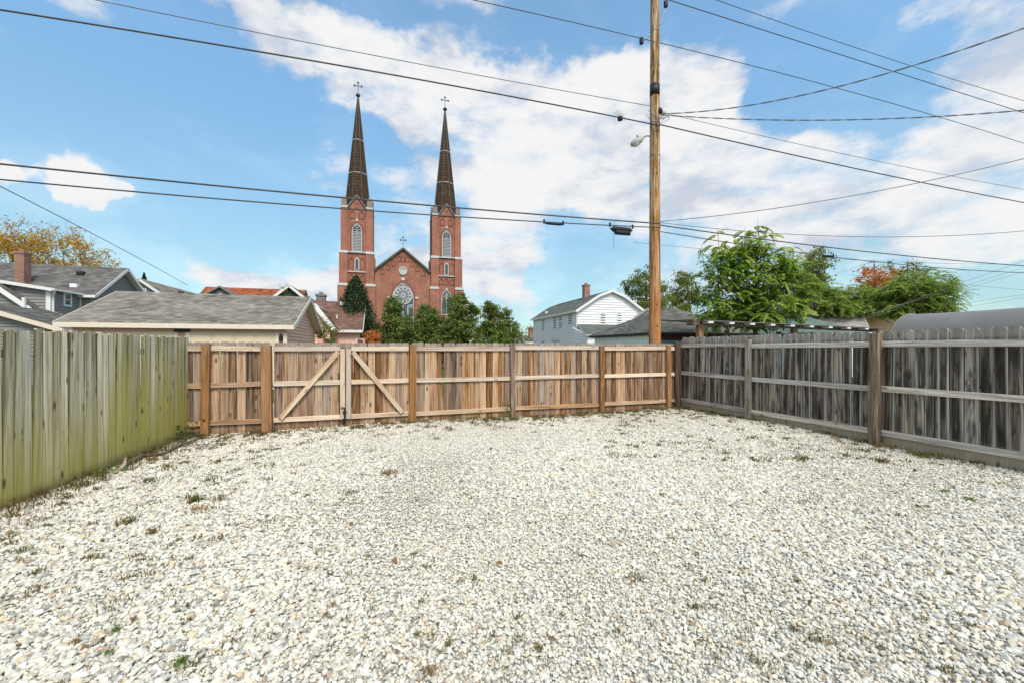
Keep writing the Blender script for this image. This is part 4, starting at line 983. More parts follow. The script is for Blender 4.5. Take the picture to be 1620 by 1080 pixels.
        def gab2(m):
            for s_ in (-1, 1): m.bar((s_ * 1.80, y - .32, 27.62), (0, y - .32, 30.12), .06, .17)
        add_('gablet_edge', gab2, 'pinnacle')
    # octagonal spire
    def r_at(z): return .10 + (50.0 - z) / 22.4 * 2.22
    m = MB(); n_ = 8; lv = np.linspace(27.6, 50.0, 40)
    for i in range(len(lv) - 1):
        for k in range(n_):
            a0, a1 = math.pi * 2 * (k - .5) / n_, math.pi * 2 * (k + .5) / n_
            for q_ in range(4):
                b0, b1 = q_ / 4, (q_ + 1) / 4
                def pt(z, f, ex): 
                    r_ = (r_at(z) + ex) / math.cos(math.pi / n_)
                    A_, B_ = Vector((math.sin(a0) * r_, -math.cos(a0) * r_, z)), Vector((math.sin(a1) * r_, -math.cos(a1) * r_, z)); return A_.lerp(B_, f) + Vector((0, yc, 0))
                m.add([pt(lv[i], b0, .035), pt(lv[i], b1, .035), pt(lv[i + 1], b1, 0), pt(lv[i + 1], b0, 0), pt(lv[i], b0, 0), pt(lv[i], b1, 0)], [(0, 1, 2, 3), (4, 5, 1, 0)])
    part('spire', m, M['spire'], T)
    for z_ in (34.85, 41.4):
        m = MB(); r_ = (r_at(z_) + .05) / math.cos(math.pi / 8)
        for k in range(8):
            a0, a1 = math.pi * 2 * (k - .5) / 8, math.pi * 2 * (k + .5) / 8
            A_, B_ = Vector((math.sin(a0) * r_, yc - math.cos(a0) * r_, z_)), Vector((math.sin(a1) * r_, yc - math.cos(a1) * r_, z_))
            m.bar(A_.lerp(B_, .10), A_.lerp(B_, .90), .09, .12)
        part('spire_band', m, M['stone'], T)
    m = MB()
    for k in range(8):
        a0 = math.pi * 2 * (k - .5) / 8
        p = lambda z: (math.sin(a0) * (r_at(z) + .03) / math.cos(math.pi / 8), yc - math.cos(a0) * (r_at(z) + .03) / math.cos(math.pi / 8), z)
        m.tube([p(27.6), p(50)], .045, 5)
    part('hip_ridge', m, M['coping'], T)
    m = MB(); m.lathe([(.12, 49.7), (.16, 50.0), (.42, 50.25), (.46, 50.4), (.3, 50.62), (.12, 50.75)], 12, (0, yc)); part('finial', m, M['coping'], T)
    cross(T, 0, yc, 50.7, 2.25, 1.5, 'cross_metal')
for cx in (-8.37, 8.37): tower(cx)

# ------------------------------------------------------------------ vegetation
def mesh_np(name, Vt, Q):
    me = bpy.data.meshes.new(name); me.vertices.add(len(Vt)); me.vertices.foreach_set('co', Vt.astype(np.float32).ravel())
    k = Q.shape[1]; me.loops.add(Q.size); me.loops.foreach_set('vertex_index', Q.astype(np.int32).ravel())
    me.polygons.add(len(Q)); me.polygons.foreach_set('loop_start', np.arange(0, Q.size, k, dtype=np.int32))
    me.update(calc_edges=True); return me
def unit(v): return v / np.maximum(1e-9, np.linalg.norm(v, axis=1, keepdims=True))
def leaf_quads(C, size, up=.5, aspect=.55, outward=None):
    n = len(C); nr = unit(rng.normal(0, 1, (n, 3)) + np.array([0, 0, up]) + (0 if outward is None else outward))
    t = unit(np.cross(nr, rng.normal(0, 1, (n, 3)))); b = np.cross(nr, t)
    s = (size * rng.uniform(.6, 1.3, n))[:, None]
    Vt = np.stack([C - t * s, C + b * s * aspect + nr * s * .18, C + t * s, C - b * s * aspect + nr * s * .18], 1).reshape(-1, 3)
    return Vt, np.arange(4 * n).reshape(n, 4)
def blob_points(e, n, inner=.35):
    d = unit(rng.normal(0, 1, (n, 3))); r_ = rng.uniform(inner ** 3, 1, n) ** (1 / 3)
    return np.array(e[:3]) + d * r_[:, None] * np.array(e[3:6])
def limb(mb, p, q, r0, r1, bend=.12, n=5):
    p, q = Vector(p), Vector(q); L = (q - p).length
    mid = p.lerp(q, .5) + Vector((random.gauss(0, bend), random.gauss(0, bend), abs(random.gauss(0, bend)))) * L
    pts = [p.lerp(mid, t).lerp(mid.lerp(q, t), t) for t in (0, .3, .6, 1)]
    mb.tube(pts, [r0 + (r1 - r0) * t for t in (0, .3, .6, 1)], n)
def tree(name, label, cat, px, Z, ells, mat, leaf=.09, clumps=60, per=90, crad=.45, trunk=.16, group=None, up=.5, bark='bark', sprig=0, inner=.35):
    """ells: crown ellipsoids given in the tree's own metres (x, y, z, rx, ry, rz) above its foot"""
    base = W3(px, HY, Z); root = thing(name, label, cat, (base.x, base.y, -.1), 0, group)
    vol = np.array([e[3] * e[4] * e[5] for e in ells]) ** .6; vol /= vol.sum()
    cs = np.concatenate([blob_points(e, max(3, int(clumps * v)), inner) for e, v in zip(ells, vol)])
    rad = crad * rng.uniform(.5, 1.3, len(cs))
    P = np.repeat(cs, per, 0) + rng.normal(0, .5, (len(cs) * per, 3)) * np.repeat(rad, per)[:, None] * np.array([1, 1, .62])
    keep = rng.uniform(0, 1, len(P)) < np.repeat(rng.uniform(.45, 1, len(cs)), per)
    P = P[keep]; P = P[P[:, 2] > .05]
    Vt, Q = leaf_quads(P, leaf, up)
    link('crown', mesh_np('crown', Vt, Q), M[mat], root)
    top = max(e[2] + e[5] * .5 for e in ells); m = MB()
    c0_ = np.mean([e[:3] for e in ells], 0)
    tp = Vector((c0_[0], c0_[1], top)); limb(m, (0, 0, 0), tp, trunk, trunk * .25, .03, 8)
    part('trunk', m, M[bark], root, smooth=True)
    m = MB()
    for c in cs[rng.choice(len(cs), min(len(cs), 18), replace=False)]:
        t = random.uniform(.25, .8); s = Vector((0, 0, 0)).lerp(tp, t); s.z = min(s.z, c[2] - .1) if c[2] > .6 else s.z * .4
        limb(m, s, c, trunk * .3, trunk * .05, .1, 4)
    part('limb', m, M[bark], root, smooth=True)
    return root
def el(*a): return a

# row of trees by the church
GR = 'dense small trees in a row before the church'
def rowtree(lab, px, top, wpx, Z=34, mat='leaf_hedge', cl=95, per=100, low=1.0):
    h = CZ + (HY - top) / F * Z; rr = wpx / 2 / F * Z
    return tree('green_tree', lab, 'tree', px, Z, [el(0, 0, h * .34, rr * 1.02, rr, h * .34), el(rr * .08, 0, h * .60, rr * .78, rr * .7, h * .28), el(-rr * .1, 0, h * .83, rr * .40, rr * .4, h * .17)], mat, .105, int(cl * 1.8), int(per * 1.15), .5, .12, GR)
rowtree('first round tree of the row, below the rose window', 626, 467, 74)
rowtree('shorter tree beside the one below the rose window', 679, 480, 62, 35)
rowtree('tree below the right hand tower, yellowish at its top', 729, 462, 72, 34)
rowtree('slim tallish tree at the open end of the row', 777, 467, 52, 36, 'leaf_hedge', 80, 80)
rowtree('last short tree of the row, next to the thin pale tree', 802, 486, 42, 36, 'leaf_hedge', 50, 70)
for px, top, lab in ((781, 512, 'bright vine climbing stem beside the slim tree'), (799, 506, 'taller bright vine stem before the last tree of the row')):
    h = CZ + (HY - top) / F * 30
    tree('climbing_vine', lab, 'plant', px, 30, [el(0, 0, h * .5, .25, .25, h * .5)], 'leaf_bright', .06, 30, 40, .3, .03, None)
tree('thin_tree', 'thin pale leaved tree standing beside the white house', 'tree', 826, 40, [el(0, 0, 3.2, 1.1, 1.1, 1.2), el(.4, 0, 2.2, .9, .9, .8), el(-.4, 0, 2.5, .7, .7, .8)], 'leaf_olive', .07, 40, 26, .45, .06)
# pointed evergreen
base = W3(563, HY, 31); ev = thing('evergreen', 'dark pointed evergreen standing before the church tower', 'tree', (base.x, base.y, -.1))
h = CZ + (HY - 436) / F * 31 + .1; nL = 22000
zq = h * (1 - rng.uniform(0, 1, nL) ** .62 * .98); rr = 2.15 * np.clip((h - zq) / h, 0, 1) ** .66 * (1 + .18 * np.sin(zq * 5 + rng.integers(0, 5, nL) * 1.3)) * (.62 + .42 * rng.uniform(0, 1, nL) ** .5)
an = rng.uniform(0, 6.283, nL); rr *= 1 + .13 * np.sin(an * 7 + zq * 3)
P = np.stack([np.cos(an) * rr, np.sin(an) * rr, zq], 1); Vt, Q = leaf_quads(P, .085, .2, .45, np.stack([np.cos(an), np.sin(an), 0 * an], 1) * .9)
link('crown', mesh_np('crown', Vt, Q), M['leaf_conifer'], ev)
m = MB(); m.tube([(0, 0, 0), (0, 0, h * .9)], [.16, .03], 7); part('trunk', m, M['bark'], ev)
# small top of a conifer behind the houses, orange bush, vine on the gable, shrubs by the pink garage
base = W3(228, HY, 58); e2 = thing('distant_conifer', 'tip of a distant conifer above the white trimmed gable', 'tree', (base.x, base.y, -.1))
h = CZ + (HY - 431) / F * 58; nL = 2500
zq = h * (1 - rng.uniform(0, 1, nL) * .4); rr = 2.6 * (h - zq) / h * rng.uniform(.3, 1.5, nL); an = rng.uniform(0, 6.283, nL)
Vt, Q = leaf_quads(np.stack([np.cos(an) * rr, np.sin(an) * rr, zq], 1), .13, .2, .4); link('crown', mesh_np('crown', Vt, Q), M['leaf_conifer'], e2)
m = MB(); m.tube([(0, 0, 0), (0, 0, h * .97)], [.25, .04], 7); part('trunk', m, M['bark'], e2)
tree('orange_bush', 'rounded bush in orange autumn leaf beside the evergreen', 'bush', 587, 27, [el(0, 0, 1.7, .7, .7, 1.0), el(.25, 0, 2.0, .55, .5, .7)], 'leaf_red', .06, 70, 70, .26, .04)
tree('vine_clump', 'green vine hanging over the dark gable', 'plant', 452, 33.2, [el(0, 0, 5.9, .45, .3, .9), el(.3, 0, 5.0, .6, .3, .6)], 'leaf_olive', .06, 26, 30, .35, .04)
tree('garden_shrub', 'shrub growing between the pink garage and the brown roofed house', 'bush', 517, 24, [el(0, 0, 2.2, .55, .5, 1.3), el(-.5, 0, 2.9, .5, .5, .8)], 'leaf_olive', .06, 36, 50, .3, .04)
tree('blue_green_shrub', 'low blue green shrub just behind the fence by the brown roofed house', 'bush', 523, 21, [el(0, 0, 1.4, .5, .5, .8)], 'leaf_dark', .05, 24, 40, .3, .04)

# yellow autumn tree with bare twigs
base = W3(62, HY, 44); au = thing('autumn_tree', 'sparse yellow autumn tree with bare twigs behind the grey house', 'tree', (base.x, base.y, -.1))
tw = MB(); tips = []
def grow(p, d, L, r_, lv):
    d = d.normalized(); q = p + d * L
    mid = p.lerp(q, .5) + Vector((random.gauss(0, .06), random.gauss(0, .06), .04)) * L
    tw.tube([p, mid, q], [r_, r_ * .8, r_ * .6], 5 if lv > 2 else 3)
    if lv <= 1: tips.append((p.lerp(q, .5), lv)); 
    if lv == 0: tips.append((q, 0)); return
    for k in range(random.choice((2, 3, 3))):
        nd = d + Vector((random.gauss(0, .55), random.gauss(0, .55), random.gauss(.05, .3)))
        if lv <= 2: nd.z *= .8
        grow(q, nd, L * random.uniform(.62, .85), r_ * .6, lv - 1)
for k in range(9):
    a = k * .7; grow(Vector((0, 0, 3.2)), Vector((math.cos(a) * 1.15, math.sin(a), .75 + random.uniform(0, .5))), 3.3, .15, 5)
tp = np.array([t[0][:] for t in tips])
xm = np.abs(tp[:, 0]).max(); tw.v = [(x, y, z) for x, y, z in tw.v]
zmx = np.percentile(tp[:, 2], 99); zs_ = (CZ + (HY - 360) / F * 44) / zmx; xs_ = 7.2 / np.percentile(np.abs(tp[:, 0]), 98)
tw.v = [(x * xs_, y * xs_, z * zs_) for x, y, z in tw.v]; tp *= np.array([xs_, xs_, zs_])
sel = tp[rng.uniform(0, 1, len(tp)) < np.clip(1.25 - (tp[:, 2] - 8) / 7, .2, 1)]
P = np.repeat(sel, 7, 0) + rng.normal(0, .26, (len(sel) * 7, 3)); Vt, Q = leaf_quads(P, .115, .4, .6)
link('crown', mesh_np('crown', Vt, Q), M['leaf_autumn'], au)
part('limb', tw, M['twig'], au)
m = MB(); m.tube([(0, 0, 0), (0, 0, 3.4 * zs_)], [.35, .28], 9); part('trunk', m, M['bark'], au)

# trees behind the pole and to its right
def oval(name, lab, px0, px1, top, bot, Z, mat, cl=110, per=80, leaf=.10, cr=.6, cat='tree', lobes=5, grp=None):
    h1 = CZ + (HY - top) / F * Z; h0 = CZ + (HY - bot) / F * Z; rr = (px1 - px0) / 2 / F * Z; hc = (h1 + h0) / 2; hv = (h1 - h0) / 2
    es = [el(0, 0, hc, rr * .7, rr * .7, hv * .75)]
    for k in range(lobes):
        a = 6.283 * k / lobes + random.random(); es.append(el(math.cos(a) * rr * .58, math.sin(a) * rr * .5, hc + hv * random.uniform(-.45, .5), rr * .42, rr * .42, hv * .42))
    es.append(el(random.uniform(-.2, .2) * rr, 0, h1 - hv * .35, rr * .42, rr * .4, hv * .35))
    return tree(name, lab, cat, (px0 + px1) / 2, Z, es, mat, leaf, cl, per, cr, .2, grp)
oval('broadleaf_tree', 'dark green tree rising directly behind the utility pole', 986, 1058, 420, 500, 46, 'leaf_hedge', 110, 80, .11)
oval('broadleaf_tree', 'olive green tree between the pole and the bright compound leaved tree', 1052, 1122, 427, 500, 48, 'leaf_olive', 110, 80, .11)
oval('yellow_tree', 'low yellow green tree at the foot of the tree behind the pole', 1004, 1096, 464, 508, 43, 'leaf_yellowgreen', 90, 80, .09)
oval('broadleaf_tree', 'small yellow tinged tree right beside the bright compound leaved tree', 1258, 1314, 392, 480, 29, 'leaf_olive', 75, 70, .085, .42)
oval('red_maple', 'thin maple turning orange red behind the round crowned tree', 1352, 1416, 410, 482, 40, 'leaf_red', 70, 46, .10, .5, lobes=8)
oval('bronze_tree', 'bronze green tree top rising over the round crowned tree', 1402, 1472, 408, 480, 46, 'leaf_brown', 70, 70, .085, .5)

# compound leaved trees (long drooping fronds)
def frond_template(L=.75, pairs=7, lw=.062, ll=.185):
    vs = []; 
    def leaflet(p, d, s):
        n_ = np.array([0, 0, 1.0]); d = d / np.linalg.norm(d); b = np.cross(n_, d)
        dr = np.array([0, 0, -.12]) * s * ll
        vs.extend([p, p + d * ll * s * .45 + b * lw * s, p + d * ll * s + dr, p + d * ll * s * .45 - b * lw * s])
    for i in range(pairs):
        t = .18 + .78 * i / (pairs - 1); p = np.array([L * t, 0, .10 * math.sin(t * 2.2) * L - .38 * L * t * t])
        s = 1 - .35 * abs(t - .45)
        for sg in (-1, 1): leaflet(p, np.array([.55, sg * 1.0, -.2]), s)
    leaflet(np.array([L, 0, -.30 * L]), np.array([1, 0, -.8]), .9)
    return np.array(vs)
def compound_tree(name, lab, px, Z, ells, tips_n, mat, fl=.75, trunk=.13, shoots=(), seed=1, per=5):
    base = W3(px, HY, Z); root = thing(name, lab, 'tree', (base.x, base.y, -.1))
    vol = np.array([e[3] * e[4] * e[5] for e in ells]) ** .6; vol /= vol.sum()
    cs = np.concatenate([blob_points(e, max(3, int(tips_n * v)), .45) for e, v in zip(ells, vol)])
    for s in shoots: cs = np.concatenate([cs, np.array(s)[None].repeat(1, 0)])
    T = frond_template(fl); out = []
    for c in cs:
        k = rng.integers(per - 2, per + 3)
        for j in range(k):
            yaw = rng.uniform(0, 6.283); pit = rng.normal(-.05, .35); rl = rng.normal(0, .35); s = rng.uniform(.6, 1.15)
            Rm = np.array(Matrix.Rotation(yaw, 3, 'Z') @ Matrix.Rotation(-pit, 3, 'Y') @ Matrix.Rotation(rl, 3, 'X'))
            out.append((T * s) @ Rm.T + c + rng.normal(0, .06, 3))
    Vt = np.concatenate(out); Q = np.arange(len(Vt)).reshape(-1, 4)
    link('crown', mesh_np('crown', Vt, Q), M[mat], root)
    cc = np.mean([e[:3] for e in ells], 0); top = max(e[2] for e in ells); m = MB()
    tp_ = Vector((cc[0], cc[1], top)); limb(m, (0, 0, 0), tp_, trunk, trunk * .3, .03, 8)
    part('trunk', m, M['twig'], root, smooth=True); m = MB()
    for c in cs[::3]:
        s = Vector((0, 0, 0)).lerp(tp_, random.uniform(.4, .95)); s.z = min(s.z, max(.5, c[2] - .3)); limb(m, s, c, .028, .008, .08, 4)
    for s in shoots: m.tube([(s[0] * .8, 0, s[2] - 1.6), (s[0] * .95, 0, s[2] - .8), (s[0], s[1], s[2] + .35)], [.03, .018, .006], 4)
    part('limb', m, M['twig'], root, smooth=True)
    return root
Z = 20.5; k_ = Z / F
def rel(px, py): return ((px - 1192) * k_, CZ + .1 + (HY - py) * k_)
def E3(px, py, rw, rh, y=0, ry=None): a = rel(px, py); return el(a[0], y, a[1], rw * k_, (ry or rw) * k_, rh * k_)
compound_tree('compound_leaf_tree', 'bright green tree with long compound leaves and bare top shoots behind the pergola', 1192, Z,
    [E3(1146, 425, 34, 36), E3(1180, 392, 36, 16), E3(1200, 440, 44, 40), E3(1150, 480, 42, 26), E3(1215, 485, 45, 26), E3(1240, 420, 26, 28), E3(1262, 455, 22, 30), E3(1245, 470, 25, 24), E3(1130, 500, 26, 14), E3(1190, 500, 55, 14)], 400, 'leaf_frond', .58, .14,
    shoots=[(*rel(1178, 372)[:1], 0, rel(1178, 372)[1]), (rel(1202, 355)[0], .2, rel(1202, 355)[1]), (rel(1135, 372)[0], 0, rel(1135, 372)[1]), (rel(1212, 372)[0], 0, rel(1212, 372)[1]), (rel(1110, 400)[0], 0, rel(1110, 400)[1])], per=5)
Z = 35.0; k_ = Z / F
def rel(px, py): return ((px - 1452) * k_, CZ + .1 + (HY - py) * k_)
compound_tree('round_crowned_tree', 'round spreading tree with drooping compound leaves beside the grey tarp shelter', 1452, Z,
    [E3(1455, 450, 45, 22), E3(1425, 465, 32, 26), E3(1485, 465, 26, 26), E3(1452, 478, 40, 22), E3(1430, 490, 24, 18), E3(1470, 492, 34, 14), E3(1400, 490, 26, 16)], 520, 'leaf_frond2', .85, .2, per=5)
Z = 38.0; k_ = Z / F
def rel(px, py): return ((px - 1330) * k_, CZ + .1 + (HY - py) * k_)
compound_tree('low_compound_tree', 'low spreading green tree over the pale roof', 1330, Z,
    [E3(1300, 475, 34, 20), E3(1345, 468, 32, 18), E3(1385, 475, 26, 24), E3(1270, 480, 26, 24), E3(1322, 490, 50, 14), E3(1290, 455, 24, 16), E3(1365, 485, 34, 18)], 560, 'leaf_frond2', .9, .14, per=5)

# ------------------------------------------------------------------ pergola and tarp shelter
pA, pB = Vector((7.3, 15.9)), Vector((18.3, 20.45)); pd = (pB - pA).normalized(); PANG = math.atan2(pd.y, pd.x); PL = (pB - pA).length
pg = thing('pergola', 'timber pergola with a thin dark metal roof edge above the blackened fence', 'pergola', (pA.x, pA.y, 0), PANG)
zA, zB = CZ + (HY - 507) / F * pA.y, CZ + (HY - 519.5) / F * pB.y
sl = (zB - zA) / PL; zz_ = lambda x: zA + sl * x
pw = lambda px, yl=0.0: front(px, 500, pA, yl, PANG)[0]
for px, wd, yl in ((1107, .24, .12), (1256, .27, .12), (1150, .13, 2.6), (1232, .16, 2.6), (1390, .2, .12)):
    x = pw(px, yl); m = MB(); m.box(x - wd / 2, x + wd / 2, yl - .08, yl + .08, -.1, zz_(x) - .16); part('post', m, M['tan_post'], pg)
for yl in (.12,):
    m = MB(); m.bar((.0, yl, zz_(0) - .11), (PL, yl, zz_(PL) - .11), .09, .14); part('beam', m, M['brown_post'], pg)
m = MB(); m.slab([(-.1, -.25, zz_(-.1)), (PL + .1, -.25, zz_(PL + .1)), (PL + .1, 2.9, zz_(PL) + .15), (-.1, 2.9, zz_(0) + .2)], .035); part('roof_sheet', m, M['thin_cable'], pg)
m = MB(); m.box(-.42, -.1, -.05, .3, zz_(0) - .2, zz_(0) + .02); part('beam_end', m, M['brown_post'], pg)
nb = 9
for i in range(nb):
    x = pw(1116 + i * 33.5 - i * i * .35); m = MB(); m.box(x - .13, x + .13, -.27, .02, zz_(x) - .115, zz_(x) - .045); part('rafter_end', m, M['white_paint'], pg)

tO_ = Vector((19.75, 20.3)); sh = thing('tarp_shelter', 'long round topped shelter covered in grey tarpaulin', 'shelter', (tO_.x, tO_.y, 0), R(-73.5))
# local x runs towards the camera side of the shelter
prof = [(-1.75, 0), (-1.75, 1.1), (-1.70, 1.6), (-1.58, 2.05), (-1.36, 2.48), (-1.05, 2.82), (-.68, 3.05), (-.25, 3.18), (.2, 3.19), (.65, 3.07), (1.05, 2.82), (1.36, 2.48), (1.58, 2.05), (1.70, 1.6), (1.75, 1.1), (1.75, 0)]
def vault(m, x0, x1, sw=0.0, nseg=8):
    b = len(prof); vs = []; fs = []
    for i in range(nseg + 1):
        t = i / nseg; sg = 1 - sw * math.sin(math.pi * t)
        vs += [(x0 + (x1 - x0) * t, y * (1 + (sg - 1) * .6), z * sg) for y, z in prof]
    fs = [(i * b + k, (i + 1) * b + k, (i + 1) * b + k + 1, i * b + k + 1) for i in range(nseg) for k in range(b - 1)]
    m.add(vs, fs)
xs_b = [0, 4.6, 9.2, 13.8]
for a, b in zip(xs_b, xs_b[1:]):
    m = MB(); vault(m, a, b, .012); part('tarp_cover', m, M['grey_tarp'], sh, smooth=True)
for a in xs_b:
    m = MB(); m.tube([(a, y, z + .012) for y, z in prof], .035, 6); part('rib', m, M['grey_tarp'], sh, smooth=True)
m = MB(); m.prism([(y, z) for y, z in prof], -.01, .01); m.v = [(y_, x_, z_) for x_, y_, z_ in m.v]; part('end_panel', m, M['grey_tarp'], sh)

# ------------------------------------------------------------------ utility pole, lamp, wires
PO = Vector((4.03, 11.6)); PZ = PO.y; kp = PZ / F
def pz(py): return CZ + (HY - py) * kp
up_ = thing('utility_pole', 'tall weathered wooden utility pole rising behind the back fence', 'utility pole', (PO.x, PO.y, 0))
m = MB(); prof_ = []
for i in range(26):
    z = -.1 + 12.3 * i / 25; prof_.append(((.172 - .0048 * z) * random.uniform(.985, 1.015), z))
m.lathe(prof_, 14); part('shaft', m, M['pole_wood'], up_, smooth=True)
rp = lambda z: .172 - .0048 * z
m = MB(); z0, z1 = pz(153), pz(135); m.lathe([(rp(z0) + .006, z0), (rp(z1) + .006, z1)], 16); part('black_band', m, M['black'], up_, smooth=True)
m = MB()
for z in (pz(105), pz(196), pz(201), pz(248), pz(51)): m.lathe([(rp(z) + .007, z - .012), (rp(z) + .007, z + .012)], 14)
part('metal_strap', m, M['metal'], up_)
m = MB(); m.lathe([(.06, 0), (.075, .05), (.06, .1), (.05, .13)], 10, (.115, -.09)); o = part('cable_clamp', m, M['black'], up_, (0, 0, pz(182)))
def bracket(p0, p1):
    m = MB(); m.bar(p0, p1, .025, .03); a = part('insulator_arm', m, M['metal'], up_)
    m = MB(); x, y, z = p1; m.lathe([(.02, z - .05), (.06, z - .02), (.035, z + .01), (.065, z + .05), (.035, z + .08), (.06, z + .12), (.03, z + .15)], 10, (x, y)); part('insulator', m, M['black'], a, smooth=True)
xk = lambda px: (px - 1036) * kp
bracket((xk(1043), -.05, pz(42)), (xk(1053), -.02, pz(11)))
bracket((xk(1028), -.05, pz(57)), (xk(1014.5), -.02, pz(69)))
m = MB()
for i in range(7):
    x0, z0 = xk(random.uniform(1018, 1030)), pz(random.uniform(176, 192)); x1, z1 = xk(random.uniform(1044, 1056)), pz(random.uniform(178, 198)); zl = pz(random.uniform(196, 206))
    y0 = -.2 - .03 * i
    m.tube([(x0, y0 * .3, z0), (x0 * .7 - .05, y0, (z0 + zl) / 2), ((x0 + x1) / 2, y0, zl), (x1 * .8 + .05, y0, (z1 + zl) / 2), (x1, y0 * .3, z1)], .006, 5)
part('wire_loop', m, M['thin_cable'], up_)
lp = thing('street_lamp', 'grey street lamp head on a short curved arm on the utility pole', 'street lamp', (PO.x - rp(7.5), PO.y, pz(216)))
m = MB(); m.tube([(0, 0, 0), (-.06, -.02, .0), (-.14, -.06, -.03), (-.21, -.1, -.09)], .016, 8); part('arm', m, M['metal'], lp, smooth=True)
m = MB(); m.M = Matrix.Translation((-.20, -.1, -.08)) @ Matrix.Rotation(R(-31), 4, 'Y')
pts_ = [(0, .03), (-.05, .05), (-.12, .085), (-.22, .105), (-.33, .095), (-.41, .06), (-.44, .02)]
m.tube([(x, 0, 0) for x, r_ in pts_], [r_ for x, r_ in pts_], 14)
m.M = m.M @ Matrix.Translation((-.14, 0, .09)); m.lathe([(.028, -.01), (.03, .05), (.02, .06)], 10)
hd = part('lamp_housing', m, M['lamp_grey'], lp, smooth=True)
m = MB(); m.M = Matrix.Translation((-.20, -.1, -.08)) @ Matrix.Rotation(R(-31), 4, 'Y') @ Matrix.Translation((-.27, 0, -.045)) @ Matrix.Diagonal((1.5, .95, .75, 1))
m.lathe([(.001, -.1), (.05, -.085), (.08, -.04), (.09, 0)], 12); part('lens', m, M['lamp_glass'], hd, smooth=True)

def wire(label, A, D, pix, s0, s1, rad, deg=2, mat='cable', twist=False, cat='wire', n=48, sup=None, name='overhead_wire'):
    """pix: picture points surveyed on the upright plane through A along D; the span is one smooth sagging curve"""
    A, D = Vector(A), Vector(D).normalized(); ang = math.atan2(D.y, D.x); q_ = [front(px, py, A, 0.0, ang) for px, py in pix]
    s_ = [p[0] for p in q_]; z_ = [p[1] for p in q_]; c = np.polyfit(s_, z_, min(deg, len(pix) - 1))
    ss = np.linspace(s0 if s0 is not None else min(s_), s1 if s1 is not None else max(s_), n)
    pts = [(A.x + D.x * s, A.y + D.y * s, float(np.polyval(c, s))) for s in ss]
    m = MB(); p0 = Vector(pts[0])
    if twist:
        N_ = Vector((-D.y, D.x, 0)); fine_ = np.linspace(ss[0], ss[-1], int(abs(ss[-1] - ss[0]) / .07))
        for ph in (0, math.pi):
            m.tube([Vector((A.x + D.x * s, A.y + D.y * s, float(np.polyval(c, s)))) + N_ * math.cos(s * 9 + ph) * .009 + Vector((0, 0, math.sin(s * 9 + ph) * .009)) - p0 for s in fine_], rad, 4)
    else: m.tube([Vector(p) - p0 for p in pts], rad, 5)
    o = link(name, m.mesh(name), M[mat], None, p0, True)
    tag(o, label, cat, 'overhead wires and cables')
    return (A, D, c)
al = (PO, U)
off = lambda d: (PO + V * d, U)
wire('thick cable crossing above the spires, ending at the pole below its strap', *off(-.22), [(0, 16), (480, 94), (985, 188), (1030, 196)], -30, 0, .017, 2)
wire('continuation of the thick spire cable falling away past the pole lamp side', *off(-.22), [(1046, 198), (1330, 262), (1620, 321)], 0, 30, .017, 2)
wire('thin wire crossing high above the spires and the thick cable', *off(.1), [(150, 0), (560, 82), (1028, 168)], -30, -.1, .009, 2, 'thin_cable')
wire('faint thin wire falling from the pole between cable and service drop', *off(.2), [(1046, 178), (1330, 243), (1620, 300)], .1, 30, .008, 2, 'thin_cable')
wire('thin wire carried on the lower bracket insulator of the pole', *off(-.1), [(745, 0), (1014, 60), (1330, 142), (1620, 227)], -16, 30, .010, 2)
wire('thin wire leaving the topmost bracket of the pole', *off(0), [(1057, 0), (1330, 87), (1620, 179)], .3, 30, .012, 2)
wire('highest wire in the sky to the right of the pole top', *off(.9), [(1132, 0), (1360, 78), (1620, 160)], -4, 30, .010, 2)
b1 = wire('upper of the two heavy cables crossing below the spire tops', *off(-.25), [(0, 260), (500, 309), (800, 336), (1028, 353)], -30, 0, .019, 2)
wire('upper heavy cable on the far side of the pole', *off(-.25), [(1046, 357), (1330, 394), (1620, 421)], 0, 30, .017, 2)
b2 = wire('lower of the two heavy cables, carrying two splice cases', *off(-.28), [(0, 285), (500, 326), (870, 354), (1028, 359)], -30, 0, .015, 2)
b3 = wire('lower heavy cable on the far side of the pole with one splice case', *off(-.28), [(1046, 367), (1310, 406), (1620, 432)], 0, 30, .013, 2)
wire('thin level wire running beyond the top of the bright leafy tree', PO, (11.4, .9), [(1046, 352), (1190, 369), (1330, 373), (1620, 366)], 0, 16, .009, 2, 'thin_cable')
wire('twisted service line rising steeply to the upper right corner', PO, (5.6, -3.9), [(1060, 180), (1200, 165), (1330, 136), (1450, 103), (1620, 45)], .15, 9.5, .008, 3, 'thin_cable', True)
wire('twisted service line sagging nearly level from the pole', PO, (8.1, -1.9), [(1055, 183), (1150, 188), (1300, 191), (1450, 186), (1620, 175)], .15, 11, .008, 2, 'thin_cable', True)
wire('single wire rising gently from the heavy cables to the right edge', PO, (8.2, -1.8), [(1048, 350), (1200, 335), (1440, 291), (1620, 252)], .1, 11, .010, 2, 'thin_cable')
wire('thin wire sloping down to the orange tiled house', (-15.9, 12.7), (-7.8, 17.3), [(0, 295), (150, 372), (297, 452)], -3, None, .016, 2, 'thin_cable')
wire('faint far wire passing behind the leafy trees', (15, 33), (17, 5), [(1180, 400), (1400, 414), (1620, 418)], -6, 40, .016, 2, 'thin_cable')
wire('short faint wire dropping behind the yellow tinged tree', (22, 30), (6, 3), [(1310, 438), (1375, 416)], -3, None, .012, 1, 'thin_cable')
